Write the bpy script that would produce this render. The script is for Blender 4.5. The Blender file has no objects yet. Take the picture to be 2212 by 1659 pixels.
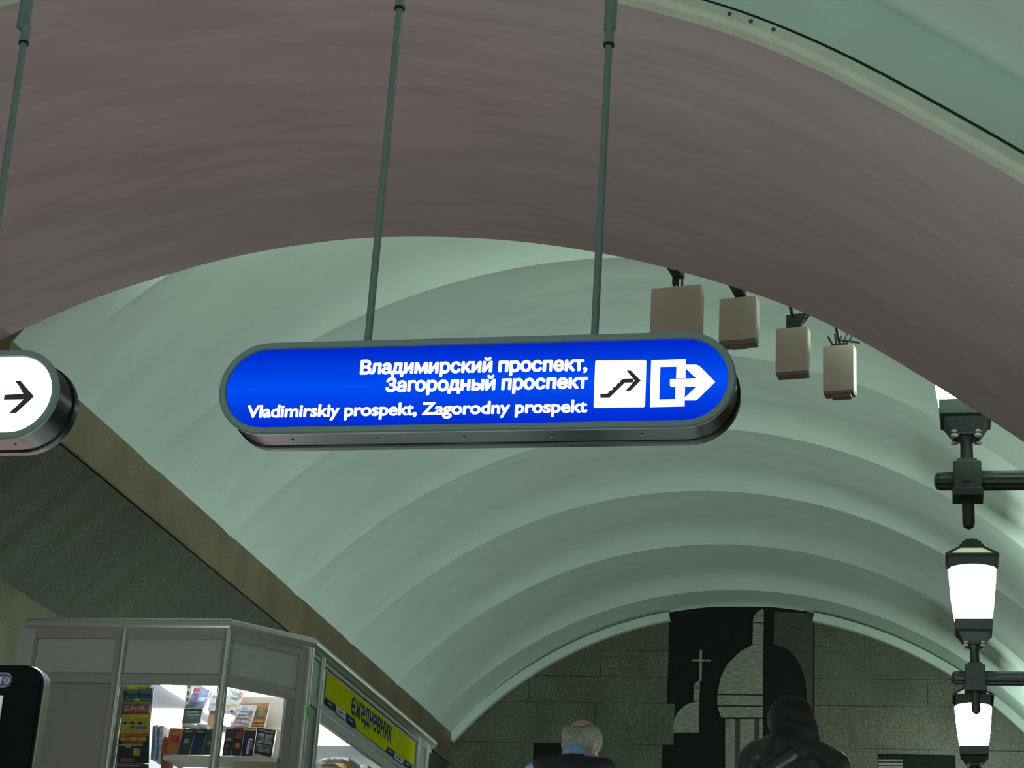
import bpy, bmesh, math, random
from mathutils import Vector, Matrix
random.seed(4)
PI = math.pi
S = bpy.context.scene
COL = S.collection

# ------------------------------------------------------------------ camera
F = 4229.0; PX, PYC = 1106.0, 829.5
def _n(v): return v.normalized()
_dy = _n(Vector((2050-PX, -(2540-PYC), -F)))
_dz = Vector((1780-PX, 10830, -F)).normalized(); _dz = _n(_dz - _dy*_dz.dot(_dy))
_dx = _dy.cross(_dz)
ROT = Matrix((_dx, _dy, _dz))
CAM = Vector((0, 0, 1.6))
cd = bpy.data.cameras.new('camera'); cam = bpy.data.objects.new('camera', cd); COL.objects.link(cam)
cd.sensor_width = 36; cd.lens = F*36/2212; cd.clip_end = 200
cam.matrix_world = Matrix.Translation(CAM) @ ROT.to_4x4()
S.camera = cam
# ------------------------------------------------------------------ world, view, large lights
w = bpy.data.worlds.new('world'); S.world = w; w.use_nodes = True
w.node_tree.nodes['Background'].inputs[0].default_value = (0.60, 0.85, 0.72, 1)
w.node_tree.nodes['Background'].inputs[1].default_value = 0.22
vs = S.view_settings
vs.view_transform = 'Standard'; vs.look = 'None'; vs.gamma = 1; vs.use_curve_mapping = False
vs.exposure = 0.45
LAMP_STRENGTH = 15.0
def area(name, loc, rot, sx, sy, power, color):
    l = bpy.data.lights.new(name, 'AREA'); l.shape = 'RECTANGLE'; l.size = sx; l.size_y = sy
    l.energy = power; l.color = color
    o = bpy.data.objects.new(name, l); COL.objects.link(o); o.location = loc; o.rotation_euler = rot
    return o
area('near_hall_fill', (-1.5, 9.0, 2.9), (math.radians(180), 0, 0), 5, 2, 44, (0.80, 1.0, 0.94))  # unseen upward fill, added to brighten the near vault and soffit
area('near_hall_rear_fill', (-3.0, 0.5, 2.6), (math.radians(118), 0, 0), 6, 2.4, 90, (0.80, 1.0, 0.97))  # added fill without a fixture, throws soft light forward through the arch
area('arch_back_fill', (-3.6, 14.0, 8.75), (math.radians(90), 0, 0), 6.0, 0.25, 26, (0.84, 1.0, 0.92))  # made-up source hidden behind the arch, brightens the first vault bays
area('ribbed_hall_low_fill', (-2.0, 17.0, 3.2), (math.radians(112), 0, 0), 6.5, 1.5, 90, (0.84, 1.0, 0.95))  # added low source out of view, grades the scallops from below
area('ribbed_hall_left_fill', (-7.2, 22, 4.6), (math.radians(180), math.radians(-25), 0), 0.6, 15, 62, (0.80, 1.0, 0.98))  # unseen helper along the left wall lifts the vault; no fitting there
area('landing_warm_fill', (-5.0, 10.4, 2.6), (math.radians(180), 0, 0), 2.4, 1.2, 27, (1.0, 0.78, 0.75))  # warm fill added under the arch to lift the soffit, no shop lamp

# ------------------------------------------------------------------ pixel rays to real points
def ray(x, y): return ROT @ Vector((x-PX, -(y-PYC), -F))
def atY(x, y, Y):
    d = ray(x, y); return CAM + d*(Y/d.y)
def atX(x, y, X):
    d = ray(x, y); return CAM + d*(X/d.x)
def atZ(x, y, Z):
    d = ray(x, y); return CAM + d*((Z-CAM.z)/d.z)
def atP(x, y, p, n):
    d = ray(x, y); return CAM + d*((p-CAM).dot(n)/d.dot(n))

# ------------------------------------------------------------------ materials
def mat(name, col, rough=0.6, metal=0.0, var=0.0, scale=8.0, bump=0.0, emit=None, es=0.0, stretch=None, col2=None, spec=0.5, coat=0.0):
    m = bpy.data.materials.new(name); m.use_nodes = True; nt = m.node_tree; b = nt.nodes['Principled BSDF']
    b.inputs['Base Color'].default_value = (*col, 1); b.inputs['Roughness'].default_value = rough
    b.inputs['Metallic'].default_value = metal; b.inputs['Specular IOR Level'].default_value = spec
    b.inputs['Coat Weight'].default_value = coat
    if emit: b.inputs['Emission Color'].default_value = (*emit, 1); b.inputs['Emission Strength'].default_value = es
    if var or bump:
        tc = nt.nodes.new('ShaderNodeTexCoord'); mp = nt.nodes.new('ShaderNodeMapping'); nz = nt.nodes.new('ShaderNodeTexNoise')
        nt.links.new(tc.outputs['Object'], mp.inputs[0]); nt.links.new(mp.outputs[0], nz.inputs['Vector'])
        if stretch: mp.inputs['Scale'].default_value = stretch
        nz.inputs['Scale'].default_value = scale; nz.inputs['Detail'].default_value = 6
        if var:
            r = nt.nodes.new('ShaderNodeValToRGB'); nt.links.new(nz.outputs['Fac'], r.inputs[0])
            c2 = col2 or tuple(c*(1-var) for c in col)
            r.color_ramp.elements[0].position = 0.35; r.color_ramp.elements[0].color = (*c2, 1)
            r.color_ramp.elements[1].position = 0.65; r.color_ramp.elements[1].color = (*col, 1)
            nt.links.new(r.outputs[0], b.inputs['Base Color'])
        if bump:
            bp = nt.nodes.new('ShaderNodeBump'); bp.inputs['Strength'].default_value = bump; bp.inputs['Distance'].default_value = 0.02
            nt.links.new(nz.outputs['Fac'], bp.inputs['Height']); nt.links.new(bp.outputs[0], b.inputs['Normal'])
    return m
def granite(name, c1, c2, c3, scale=70, streak=None, rough=0.45):
    """three-tone speckled stone with broad clouding"""
    m = bpy.data.materials.new(name); m.use_nodes = True; nt = m.node_tree; b = nt.nodes['Principled BSDF']
    tc = nt.nodes.new('ShaderNodeTexCoord'); mp = nt.nodes.new('ShaderNodeMapping'); nt.links.new(tc.outputs['Object'], mp.inputs[0])
    n1 = nt.nodes.new('ShaderNodeTexNoise'); n1.inputs['Scale'].default_value = scale; n1.inputs['Detail'].default_value = 3
    nt.links.new(tc.outputs['Object'], n1.inputs['Vector'])
    n2 = nt.nodes.new('ShaderNodeTexNoise'); n2.inputs['Scale'].default_value = 1.6; n2.inputs['Detail'].default_value = 5
    nt.links.new(mp.outputs[0], n2.inputs['Vector'])
    if streak: mp.inputs['Scale'].default_value = streak
    r1 = nt.nodes.new('ShaderNodeValToRGB'); nt.links.new(n1.outputs['Fac'], r1.inputs[0])
    r1.color_ramp.elements[0].position = 0.32; r1.color_ramp.elements[0].color = (*c1, 1)
    r1.color_ramp.elements[1].position = 0.72; r1.color_ramp.elements[1].color = (*c3, 1)
    e = r1.color_ramp.elements.new(0.52); e.color = (*c2, 1)
    mx = nt.nodes.new('ShaderNodeMix'); mx.data_type = 'RGBA'; mx.blend_type = 'MULTIPLY'; mx.inputs['Factor'].default_value = 0.8
    r2 = nt.nodes.new('ShaderNodeValToRGB'); nt.links.new(n2.outputs['Fac'], r2.inputs[0])
    r2.color_ramp.elements[0].position = 0.3; r2.color_ramp.elements[0].color = (0.62, 0.62, 0.62, 1)
    r2.color_ramp.elements[1].position = 0.7; r2.color_ramp.elements[1].color = (1.15, 1.15, 1.1, 1)
    nt.links.new(r1.outputs[0], mx.inputs[6]); nt.links.new(r2.outputs[0], mx.inputs[7]); nt.links.new(mx.outputs[2], b.inputs['Base Color'])
    b.inputs['Roughness'].default_value = rough
    bp = nt.nodes.new('ShaderNodeBump'); bp.inputs['Strength'].default_value = 0.25; bp.inputs['Distance'].default_value = 0.01
    nt.links.new(n1.outputs['Fac'], bp.inputs['Height']); nt.links.new(bp.outputs[0], b.inputs['Normal'])
    return m
def emis(name, col, st):
    m = bpy.data.materials.new(name); m.use_nodes = True; nt = m.node_tree; nt.nodes.clear()
    o = nt.nodes.new('ShaderNodeOutputMaterial'); e = nt.nodes.new('ShaderNodeEmission')
    e.inputs[0].default_value = (*col, 1); e.inputs[1].default_value = st; nt.links.new(e.outputs[0], o.inputs[0]); return m
def glass_mat():
    m = bpy.data.materials.new('pane_glass'); m.use_nodes = True; nt = m.node_tree; nt.nodes.clear()
    o = nt.nodes.new('ShaderNodeOutputMaterial'); mx = nt.nodes.new('ShaderNodeMixShader')
    t = nt.nodes.new('ShaderNodeBsdfTransparent'); g = nt.nodes.new('ShaderNodeBsdfGlossy'); fr = nt.nodes.new('ShaderNodeLayerWeight'); pw = nt.nodes.new('ShaderNodeMath'); pw.operation = 'POWER'; pw.inputs[1].default_value = 4; ad = nt.nodes.new('ShaderNodeMath'); ad.operation = 'MULTIPLY_ADD'; ad.inputs[1].default_value = 0.6; ad.inputs[2].default_value = 0.03
    t.inputs[0].default_value = (0.93, 0.96, 0.95, 1); g.inputs['Roughness'].default_value = 0.03; fr.inputs[0].default_value = 0.5
    nt.links.new(fr.outputs['Facing'], pw.inputs[0]); nt.links.new(pw.outputs[0], ad.inputs[0]); nt.links.new(ad.outputs[0], mx.inputs[0]); nt.links.new(t.outputs[0], mx.inputs[1]); nt.links.new(g.outputs[0], mx.inputs[2])
    nt.links.new(mx.outputs[0], o.inputs[0]); return m
def sign_blue():
    """backlit blue film: the tubes behind make it a little brighter along the middle"""
    m = bpy.data.materials.new('backlit_blue_film'); m.use_nodes = True; nt = m.node_tree; nt.nodes.clear()
    o = nt.nodes.new('ShaderNodeOutputMaterial'); e = nt.nodes.new('ShaderNodeEmission'); tc = nt.nodes.new('ShaderNodeTexCoord')
    sp = nt.nodes.new('ShaderNodeSeparateXYZ'); r = nt.nodes.new('ShaderNodeValToRGB'); nt.links.new(tc.outputs['Generated'], sp.inputs[0])
    nt.links.new(sp.outputs['Z'], r.inputs[0])
    r.color_ramp.elements[0].position = 0.0; r.color_ramp.elements[0].color = (0.0, 0.017, 0.45, 1)
    r.color_ramp.elements[1].position = 1.0; r.color_ramp.elements[1].color = (0.0, 0.015, 0.42, 1)
    k = r.color_ramp.elements.new(0.5); k.color = (0.0, 0.055, 0.66, 1)
    nt.links.new(r.outputs[0], e.inputs[0]); nt.links.new(e.outputs[0], o.inputs[0]); return m

M = {}
M['vault'] = mat('pale_green_plaster', (0.60, 0.72, 0.64), 0.85, var=0.07, scale=1.2, bump=0.05, stretch=(1, 2.5, 1))
M['soffit'] = mat('warm_lit_plaster', (0.50, 0.395, 0.40), 0.85, var=0.14, scale=1.6, bump=0.08, stretch=(0.6, 3.0, 0.6))  # warm light from below is put into this plaster's pinkish colour
M['trim'] = mat('cream_moulding', (0.62, 0.66, 0.52), 0.6, var=0.1, scale=6)
M['fascia'] = granite('brown_stone', (0.17, 0.125, 0.066), (0.235, 0.175, 0.092), (0.30, 0.22, 0.135), 60)
M['cove'] = granite('dark_green_stone', (0.032, 0.038, 0.024), (0.062, 0.070, 0.046), (0.115, 0.118, 0.082), 55, (0.25, 2.2, 0.25), 0.85)
M['tile'] = granite('grey_green_stone', (0.06, 0.068, 0.045), (0.11, 0.118, 0.082), (0.20, 0.20, 0.14), 40)
M['tile2'] = granite('brown_grey_stone', (0.07, 0.072, 0.045), (0.125, 0.12, 0.08), (0.22, 0.20, 0.14), 40)
M['black_stone'] = mat('black_stone', (0.016, 0.020, 0.017), 0.7, var=0.2, scale=30, spec=0.12)
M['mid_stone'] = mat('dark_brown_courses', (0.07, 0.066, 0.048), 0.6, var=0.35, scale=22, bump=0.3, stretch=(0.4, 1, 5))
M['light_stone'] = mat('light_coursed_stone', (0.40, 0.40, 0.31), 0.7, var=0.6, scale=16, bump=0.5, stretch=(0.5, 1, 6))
M['floor'] = granite('grey_floor_granite', (0.12, 0.11, 0.10), (0.22, 0.20, 0.18), (0.30, 0.27, 0.25), 60)
M['wall'] = granite('side_wall_stone', (0.11, 0.105, 0.06), (0.17, 0.155, 0.09), (0.24, 0.21, 0.13), 50)
M['frame'] = mat('dark_grey_enamel', (0.27, 0.35, 0.35), 0.5, 0.1, var=0.08, scale=40)
M['box_side'] = mat('dark_box_enamel', (0.011, 0.014, 0.014), 0.3, 0.0, spec=0.3, var=0.1, scale=30)
M['rod'] = mat('grey_green_pipe', (0.21, 0.27, 0.255), 0.45, 0.1, var=0.1, scale=20)
M['blue'] = sign_blue()
M['white_lit'] = emis('backlit_white', (1, 1, 1), 1.15)
M['icon_dark'] = mat('dark_grey_film', (0.06, 0.06, 0.06), 0.5, var=0.1, scale=50)
M['lamp_glass'] = emis('opal_lamp_glass', (0.80, 1.0, 0.90), LAMP_STRENGTH)
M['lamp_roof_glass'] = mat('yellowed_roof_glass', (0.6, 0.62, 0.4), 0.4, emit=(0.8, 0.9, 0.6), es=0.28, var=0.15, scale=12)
M['iron'] = mat('dark_cast_iron', (0.045, 0.05, 0.045), 0.45, 0.5, var=0.2, scale=30, bump=0.1)
M['knob'] = mat('worn_light_knob', (0.55, 0.5, 0.48), 0.4, var=0.2, scale=50)
M['beige'] = mat('beige_plastic', (0.50, 0.40, 0.32), 0.45, var=0.06, scale=12)
M['beige_lip'] = mat('brown_lip', (0.20, 0.14, 0.11), 0.5, var=0.1, scale=12)
M['alu'] = mat('brushed_aluminium', (0.62, 0.68, 0.64), 0.34, 0.8, var=0.08, scale=40, stretch=(8, 8, 0.5))
M['alu_dull'] = mat('dull_aluminium', (0.26, 0.29, 0.255), 0.5, 0.2, var=0.08, scale=14)
M['panel'] = mat('grey_laminate', (0.30, 0.355, 0.33), 0.5, var=0.05, scale=9)
M['panel_low'] = mat('dark_grey_laminate', (0.20, 0.225, 0.20), 0.5, var=0.05, scale=9)
M['glass'] = glass_mat()
M['white'] = mat('white_board', (0.86, 0.86, 0.90), 0.5, var=0.04, scale=6)
M['tube'] = emis('fluorescent_tube', (0.97, 0.97, 1.0), 9.0)
M['lightpanel'] = emis('ceiling_light_panel', (0.95, 0.96, 1.0), 2.4)
M['yellow'] = mat('yellow_vinyl', (0.50, 0.54, 0.0), 0.9, var=0.04, scale=10, spec=0.04)
M['navy'] = mat('navy_ink', (0.02, 0.035, 0.13), 0.8, var=0.1, scale=20, spec=0.08)
M['paleblue'] = mat('pale_blue_print', (0.42, 0.52, 0.60), 0.8, var=0.1, scale=40)
M['black'] = mat('black_gloss', (0.0025, 0.003, 0.0035), 0.6, var=0.2, scale=30, spec=0.03)
M['screen'] = mat('lit_screen_paper', (0.3, 0.34, 0.26), 0.4, emit=(0.7, 0.8, 0.6), es=0.12, var=0.1, scale=20)
M['purple'] = mat('purple_badge', (0.035, 0.018, 0.085), 0.7, var=0.1, scale=20)
M['badge_white'] = mat('badge_white', (0.22, 0.25, 0.23), 0.7, var=0.1, scale=20)
M['green'] = mat('green_plastic', (0.05, 0.5, 0.05), 0.4, var=0.1, scale=20)

# ------------------------------------------------------------------ mesh helpers
def link(name, bm, m, parent=None, smooth=False, recalc=True):
    if recalc: bmesh.ops.recalc_face_normals(bm, faces=bm.faces[:])
    me = bpy.data.meshes.new(name); bm.to_mesh(me); bm.free()
    if m: me.materials.append(m)
    if smooth:
        for p in me.polygons: p.use_smooth = True
    o = bpy.data.objects.new(name, me); COL.objects.link(o)
    if parent: o.parent = parent; o.matrix_parent_inverse = parent.matrix_world.inverted() if parent.type != 'EMPTY' else Matrix.Translation(-parent.location)
    return o
def thing(name, label, cat, loc=(0, 0, 0), group=None):
    o = bpy.data.objects.new(name, None); COL.objects.link(o); o.location = loc; o.empty_display_size = 0.1
    o.matrix_world = Matrix.Translation(Vector(loc))
    o['label'] = label; o['category'] = cat
    if group: o['group'] = group
    return o
def tag(o, label, cat, group=None):
    o['label'] = label; o['category'] = cat
    if group: o['group'] = group
    return o
def struct(name, bm, m, parent=None, smooth=False):
    o = link(name, bm, m, parent, smooth)
    if not parent: o['kind'] = 'structure'
    return o
def box(bm, a, b, bevel=0.0):
    r = bmesh.ops.create_cube(bm, size=1); v = r['verts']
    a = Vector(a); b = Vector(b)
    for q in v: q.co = Vector(((a.x+b.x)/2+q.co.x*abs(b.x-a.x), (a.y+b.y)/2+q.co.y*abs(b.y-a.y), (a.z+b.z)/2+q.co.z*abs(b.z-a.z)))
    if bevel:
        es = list({e for q in v for e in q.link_edges})
        bmesh.ops.bevel(bm, geom=es, offset=bevel, segments=2, affect='EDGES', profile=0.5)
    return bm
def BX(a, b, bevel=0.0): return box(bmesh.new(), a, b, bevel)
def prism(bm, pts, d):
    """polygon (Vectors in one plane) thickened by vector d"""
    d = Vector(d); n = len(pts)
    A = [bm.verts.new(p) for p in pts]; B = [bm.verts.new(Vector(p)+d) for p in pts]
    bm.faces.new(A); bm.faces.new(B[::-1])
    for i in range(n): bm.faces.new((A[i], A[(i+1) % n], B[(i+1) % n], B[i]))
    return bm
def frustum(bm, c, z0, z1, w0, w1, n=4, ang=PI/4):
    """square or round tapered block centred on c; w = half width for n=4, radius otherwise"""
    k = math.sqrt(2) if n == 4 else 1.0
    A = [bm.verts.new((c[0]+w0*k*math.cos(ang+2*PI*i/n), c[1]+w0*k*math.sin(ang+2*PI*i/n), z0)) for i in range(n)]
    B = [bm.verts.new((c[0]+w1*k*math.cos(ang+2*PI*i/n), c[1]+w1*k*math.sin(ang+2*PI*i/n), z1)) for i in range(n)]
    bm.faces.new(A[::-1]); bm.faces.new(B)
    for i in range(n): bm.faces.new((A[i], A[(i+1) % n], B[(i+1) % n], B[i]))
    return bm
def tube(bm, pts, r, n=16, caps=True, flute=0.0):
    pts = [Vector(p) for p in pts]; rings = []
    up = None
    for i, p in enumerate(pts):
        if i == 0: t = (pts[1]-p).normalized()
        elif i == len(pts)-1: t = (p-pts[i-1]).normalized()
        else: t = ((p-pts[i-1]).normalized()+(pts[i+1]-p).normalized()).normalized()
        if up is None: up = Vector((0, 0, 1)) if abs(t.z) < 0.9 else Vector((0, 1, 0))
        a = t.cross(up).normalized(); b = a.cross(t).normalized()
        k = 1.0
        if 0 < i < len(pts)-1: k = 1/max(0.3, t.dot((pts[i+1]-p).normalized()))
        rr = r[i] if isinstance(r, (list, tuple)) else r
        rings.append([bm.verts.new(p+(a*math.cos(2*PI*j/n)*(k if abs(t.z) < 0.5 else 1)+b*math.sin(2*PI*j/n))*rr*(1-flute*(j % 2))) for j in range(n)])
    for i in range(len(rings)-1):
        for j in range(n): bm.faces.new((rings[i][j], rings[i][(j+1) % n], rings[i+1][(j+1) % n], rings[i+1][j]))
    if caps: bm.faces.new(rings[0][::-1]); bm.faces.new(rings[-1])
    return bm
def strip(bm, A, B):
    """ruled surface between two polylines"""
    a = [bm.verts.new(p) for p in A]; b = [bm.verts.new(p) for p in B]
    for i in range(len(a)-1): bm.faces.new((a[i], a[i+1], b[i+1], b[i]))
    return bm
def smooth_by_angle(o, deg=35):
    me = o.data
    for p in me.polygons: p.use_smooth = True
    me.set_sharp_from_angle(angle=math.radians(deg))
from mathutils.geometry import tessellate_polygon, interpolate_bezier
def textmesh(txt, bold=0.0, shear=0.0, space=1.0):
    """letter outlines filled one by one: outer contours with the holes that lie in them"""
    c = bpy.data.curves.new('t', 'FONT'); c.body = txt; c.shear = shear; c.space_character = space; c.resolution_u = 4; c.fill_mode = 'NONE' if c.dimensions == '3D' else 'BOTH'
    o = bpy.data.objects.new('t', c); COL.objects.link(o); dg = bpy.context.evaluated_depsgraph_get()
    cu = o.evaluated_get(dg).to_curve(dg); loops = []
    for sp in cu.splines:
        P = []
        if sp.type == 'BEZIER':
            b = sp.bezier_points; n = len(b)
            for k in range(n):
                a, q = b[k], b[(k+1) % n]
                P += [Vector((v.x, v.y, 0)) for v in interpolate_bezier(a.co, a.handle_right, q.handle_left, q.co, 5)[:-1]]
        else: P = [Vector((p.co.x, p.co.y, 0)) for p in sp.points]
        Q = [p for k, p in enumerate(P) if (p-P[k-1]).length > 1e-5]
        if len(Q) > 2:
            ar = sum(Q[k-1].x*Q[k].y-Q[k].x*Q[k-1].y for k in range(len(Q)))/2
            if abs(ar) > 1e-6: loops.append((ar, Q))
    o.to_curve_clear() if hasattr(o, 'to_curve_clear') else None
    bpy.data.objects.remove(o)
    def inside(p, Q):
        r_ = False
        for k in range(len(Q)):
            a, b = Q[k-1], Q[k]
            if (a.y > p.y) != (b.y > p.y) and p.x < (b.x-a.x)*(p.y-a.y)/(b.y-a.y)+a.x: r_ = not r_
        return r_
    V, Fc = [], []
    def holder(a, Q):
        c_ = [t for t in loops if t[1] is not Q and abs(t[0]) > abs(a) and inside(Q[0], t[1])]
        return min(c_, key=lambda t: abs(t[0])) if c_ else None
    outs, holes = [], []
    for a, Q in loops:
        h = holder(a, Q)
        if h is not None and h[0]*a < 0: holes.append((h[1], Q))
        else: outs.append((abs(a), Q, []))
    for hq, Q in holes:
        for t in outs:
            if t[1] is hq: t[2].append(Q)
    for a, Q, hs in outs:
        L_ = [Q]+hs; base = len(V)
        for l in L_: V += [tuple(p) for p in l]
        Fc += [tuple(base+q for q in t) for t in tessellate_polygon(L_)]
    me = bpy.data.meshes.new('t'); me.from_pydata(V, [], Fc); me.update(); return me
def place_text(name, txt, p0, p1, up, cap, m, parent, bold=0.0, shear=0.0, space=1.0, thick=0.002, cap_ref=0.729, nrm=None, split=False):
    """text from world point p0 (baseline left) to p1 (baseline right); cap = height of a capital letter"""
    me = textmesh(txt, 0, shear, space); xs = [v.co.x for v in me.vertices]; x0, x1 = min(xs), max(xs)
    p0 = Vector(p0); p1 = Vector(p1); u = (p1-p0); up = Vector(up).normalized()
    nrm = Vector(nrm) if nrm else Vector((0, -1, 0))
    k = (x1-x0)
    for v in me.vertices:
        v.co = Vector(((v.co.x-x0)/k*u.length, 0, v.co.y/cap_ref*cap))
    g = bold*cap
    base = bmesh.new(); base.from_mesh(me)
    # letters spread evenly by g so that strokes are bold and counters stay clean
    groups = [[]]
    if split:
        seen = set(); isl = []
        for v in base.verts:
            if v.index in seen: continue
            st = [v]; seen.add(v.index); cur = []
            while st:
                q = st.pop(); cur.append(q)
                for e in q.link_edges:
                    w2 = e.other_vert(q)
                    if w2.index not in seen: seen.add(w2.index); st.append(w2)
            isl.append((min(q.co.x for q in cur), max(q.co.x for q in cur), {q.index for q in cur}))
        isl.sort(key=lambda t: t[0]); end = None; groups = []
        for a, b, ids in isl:
            if end is None or a-end > cap*0.26: groups.append(set())
            groups[-1] |= ids; end = b if end is None else max(end, b)
    base.free(); out = []
    for ids in groups:
        bm = bmesh.new()
        offs = [(0, 0)] + ([(g*math.cos(PI*q/4), g*math.sin(PI*q/4)) for q in range(8)] if g > 0 else [])
        for lay, (ox, oz) in enumerate(offs):
            vm = {}
            for v in me.vertices:
                if ids and v.index not in ids: continue
                lx, lz = v.co.x+ox, v.co.z+oz
                vm[v.index] = bm.verts.new(p0+u.normalized()*lx+up*lz+nrm*(thick+lay*2e-5))
            for p in me.polygons:
                if all(q in vm for q in p.vertices):
                    try: bm.faces.new([vm[q] for q in p.vertices])
                    except ValueError: pass
        if g == 0:
            r = bmesh.ops.extrude_face_region(bm, geom=bm.faces[:])
            for q in r['geom']:
                if isinstance(q, bmesh.types.BMVert): q.co -= nrm*thick
        out.append(link(name, bm, m, parent, False, g == 0))
    bpy.data.meshes.remove(me)
    return out[0]

# ================================================================== SETTING
VC, VR = -3.01, 5.99           # centre line and radius of the ribbed vault
VTOP = 9.70
WL, WR = -7.56, 1.54
SPR = 7.67
def vault_z(x, r=VR): return VTOP - VR + math.sqrt(max(0, r*r-(x-VC)**2))
# --- ribbed vault: shallow scallops between cusps every 2.37 m
Ys, Y0, PITCH = [], 14.63, 2.375
CUSPS = [Y0 + PITCH*k for k in range(7)]
bm = bmesh.new(); rows = []
ylist = [(13.9, 0.10)]
segs = [(13.9-1.6, CUSPS[0])] + [(CUSPS[i], CUSPS[i+1]) for i in range(6)] + [(CUSPS[6], 30.1)]
ylist = []
for (a, b) in segs:
    n = 40
    for i in range(n+1):
        t = i/n; y = a+(b-a)*t
        if y < 13.9: continue
        depth = 0.22*min(1, (b-a)/PITCH)
        d = depth*(1-(2*t-1)**8)
        ylist.append((y, d))
ylist.append((30.12, 0))
seen = []
for y, d in ylist:
    if seen and abs(seen[-1][0]-y) < 1e-6: continue
    seen.append((y, d))
NA = 72
amax = math.asin((WR+0.05-VC)/VR)
for y, d in seen:
    r = []
    for j in range(NA+1):
        a = -amax + 2*amax*j/NA
        rr = VR + d*(1-min(1, abs(a)/amax)**2)
        r.append(bm.verts.new((VC+rr*math.sin(a), y, VTOP-VR+rr*math.cos(a))))
    rows.append(r)
for i in range(len(rows)-1):
    for j in range(NA): bm.faces.new((rows[i][j], rows[i][j+1], rows[i+1][j+1], rows[i+1][j]))
o = struct('ceiling', bm, M['vault'])
smooth_by_angle(o, 12)
# --- flat wide arch (soffit with warm light in its colour) between the two halls, profile in X, Z
prof = [(-8.9, 6.95), (-7.9, 7.52), (-7.05, 7.93), (-6.45, 8.14), (-5.66, 8.35), (-4.87, 8.462), (-4.28, 8.48), (-3.58, 8.44), (-2.92, 8.345), (-2.17, 8.165), (-1.26, 7.845), (-0.62, 7.515), (-0.045, 7.13), (0.65, 6.617), (1.2, 6.15), (1.75, 5.6)]
def catmull(P, n=8):
    out = []
    for i in range(len(P)-1):
        p0 = P[max(0, i-1)]; p1 = P[i]; p2 = P[i+1]; p3 = P[min(len(P)-1, i+2)]
        for k in range(n):
            t = k/n
            out.append(tuple(0.5*((2*p1[c])+(-p0[c]+p2[c])*t+(2*p0[c]-5*p1[c]+4*p2[c]-p3[c])*t*t+(-p0[c]+3*p1[c]-3*p2[c]+p3[c])*t**3) for c in (0, 1)))
    out.append(P[-1]); return out
prof = catmull(prof)
for _ in range(6): prof = [prof[0]] + [tuple((prof[i-1][c]+2*prof[i][c]+prof[i+1][c])/4 for c in (0, 1)) for i in range(1, len(prof)-1)] + [prof[-1]]
YN, YF = 9.9, 13.9
bm = bmesh.new()
low_n = [Vector((x, YN, z)) for x, z in prof]; low_f = [Vector((x, YF, z)) for x, z in prof]
top_n = [Vector((x, YN, z+0.72)) for x, z in prof]; top_f = [Vector((x, YF, z+2.6)) for x, z in prof]
strip(bm, low_n, low_f)
o = struct('ceiling', bm, M['soffit']); smooth_by_angle(o, 30)
bm = bmesh.new(); strip(bm, [p+Vector((0, 0, 0.0)) for p in low_f], top_f)
struct('wall_back', bm, M['vault'])
# face of the arch towards the near hall and the near vault
bm = bmesh.new(); strip(bm, low_n, top_n); o = struct('wall_front', bm, M['vault'])
bm = bmesh.new()
nv = [Vector((x, YN, z+0.60)) for x, z in prof]
strip(bm, nv, [p+Vector((0, -16.5, 0)) for p in nv]); o = struct('ceiling', bm, M['vault']); smooth_by_angle(o, 30)
# --- moulding along the near edge of the soffit
def normal2(P, i):
    a = P[max(0, i-1)]; b = P[min(len(P)-1, i+1)]; t = Vector((b[0]-a[0], b[1]-a[1])).normalized(); return Vector((-t.y, t.x))
def moulding(name, P, sec, m, parent=None):
    bm = bmesh.new(); rs = []
    for i, p in enumerate(P):
        n = normal2(P, i)
        rs.append([bm.verts.new((p[0]+n.x*h, y, p[1]+n.y*h)) for h, y in sec])
    k = len(sec)
    for i in range(len(rs)-1):
        for j in range(k): bm.faces.new((rs[i][j], rs[i][(j+1) % k], rs[i+1][(j+1) % k], rs[i+1][j]))
    bm.faces.new(rs[0]); bm.faces.new(rs[-1][::-1])
    o = link(name, bm, m, parent); smooth_by_angle(o, 30)
    return o
tr = moulding('trim_1', prof, [(-0.012, YN-0.045), (0.018, YN-0.075), (0.072, YN-0.075), (0.085, YN-0.06), (0.085, YN+0.0), (-0.012, YN+0.055)], M['trim'])
tr['kind'] = 'structure'
cb = moulding('cable', prof, [(0.105, YN-0.012), (0.125, YN-0.012), (0.125, YN), (0.105, YN)], M['box_side'], tr)
for (x, y) in ((1576, 30), (1622, 46), (1671, 64)):
    p = atY(x, y, YN-0.076); bm = bmesh.new(); tube(bm, [(p.x, p.y-0.004, p.z), (p.x, p.y+0.012, p.z)], 0.013, 8); link('screw', bm, M['icon_dark'], tr)

# --- side walls with brown fascia and dark cove
bm = BX((WL-0.5, YF, 7.19), (WL+0.03, 30.1, SPR-0.012)); struct('trim_2', bm, M['fascia'])
bm = BX((WL-0.5, YF, 7.165), (WL-0.03, 30.1, 7.19)); struct('trim_3', bm, M['black_stone'])
bm = bmesh.new(); strip(bm, [(WL, 11, 7.165), (WL, 30.1, 7.165)], [(WL-0.94, 11, 6.245), (WL-0.94, 30.1, 6.245)])
struct('wall_left', bm, M['cove'])
bm = BX((WL-1.2, -6.6, 0), (WL-0.94, 30.1, 6.245)); struct('wall_left', bm, M['wall'])
bm = BX((WL-1.45, -6.6, 6.2), (WL-1.2, 30.1, 11)); struct('wall_left', bm, M['wall'])
bm = BX((WR+0.02, -6.6, 0), (WR+0.3, 30.1, 9.2)); struct('wall_right', bm, M['wall'])
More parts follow.
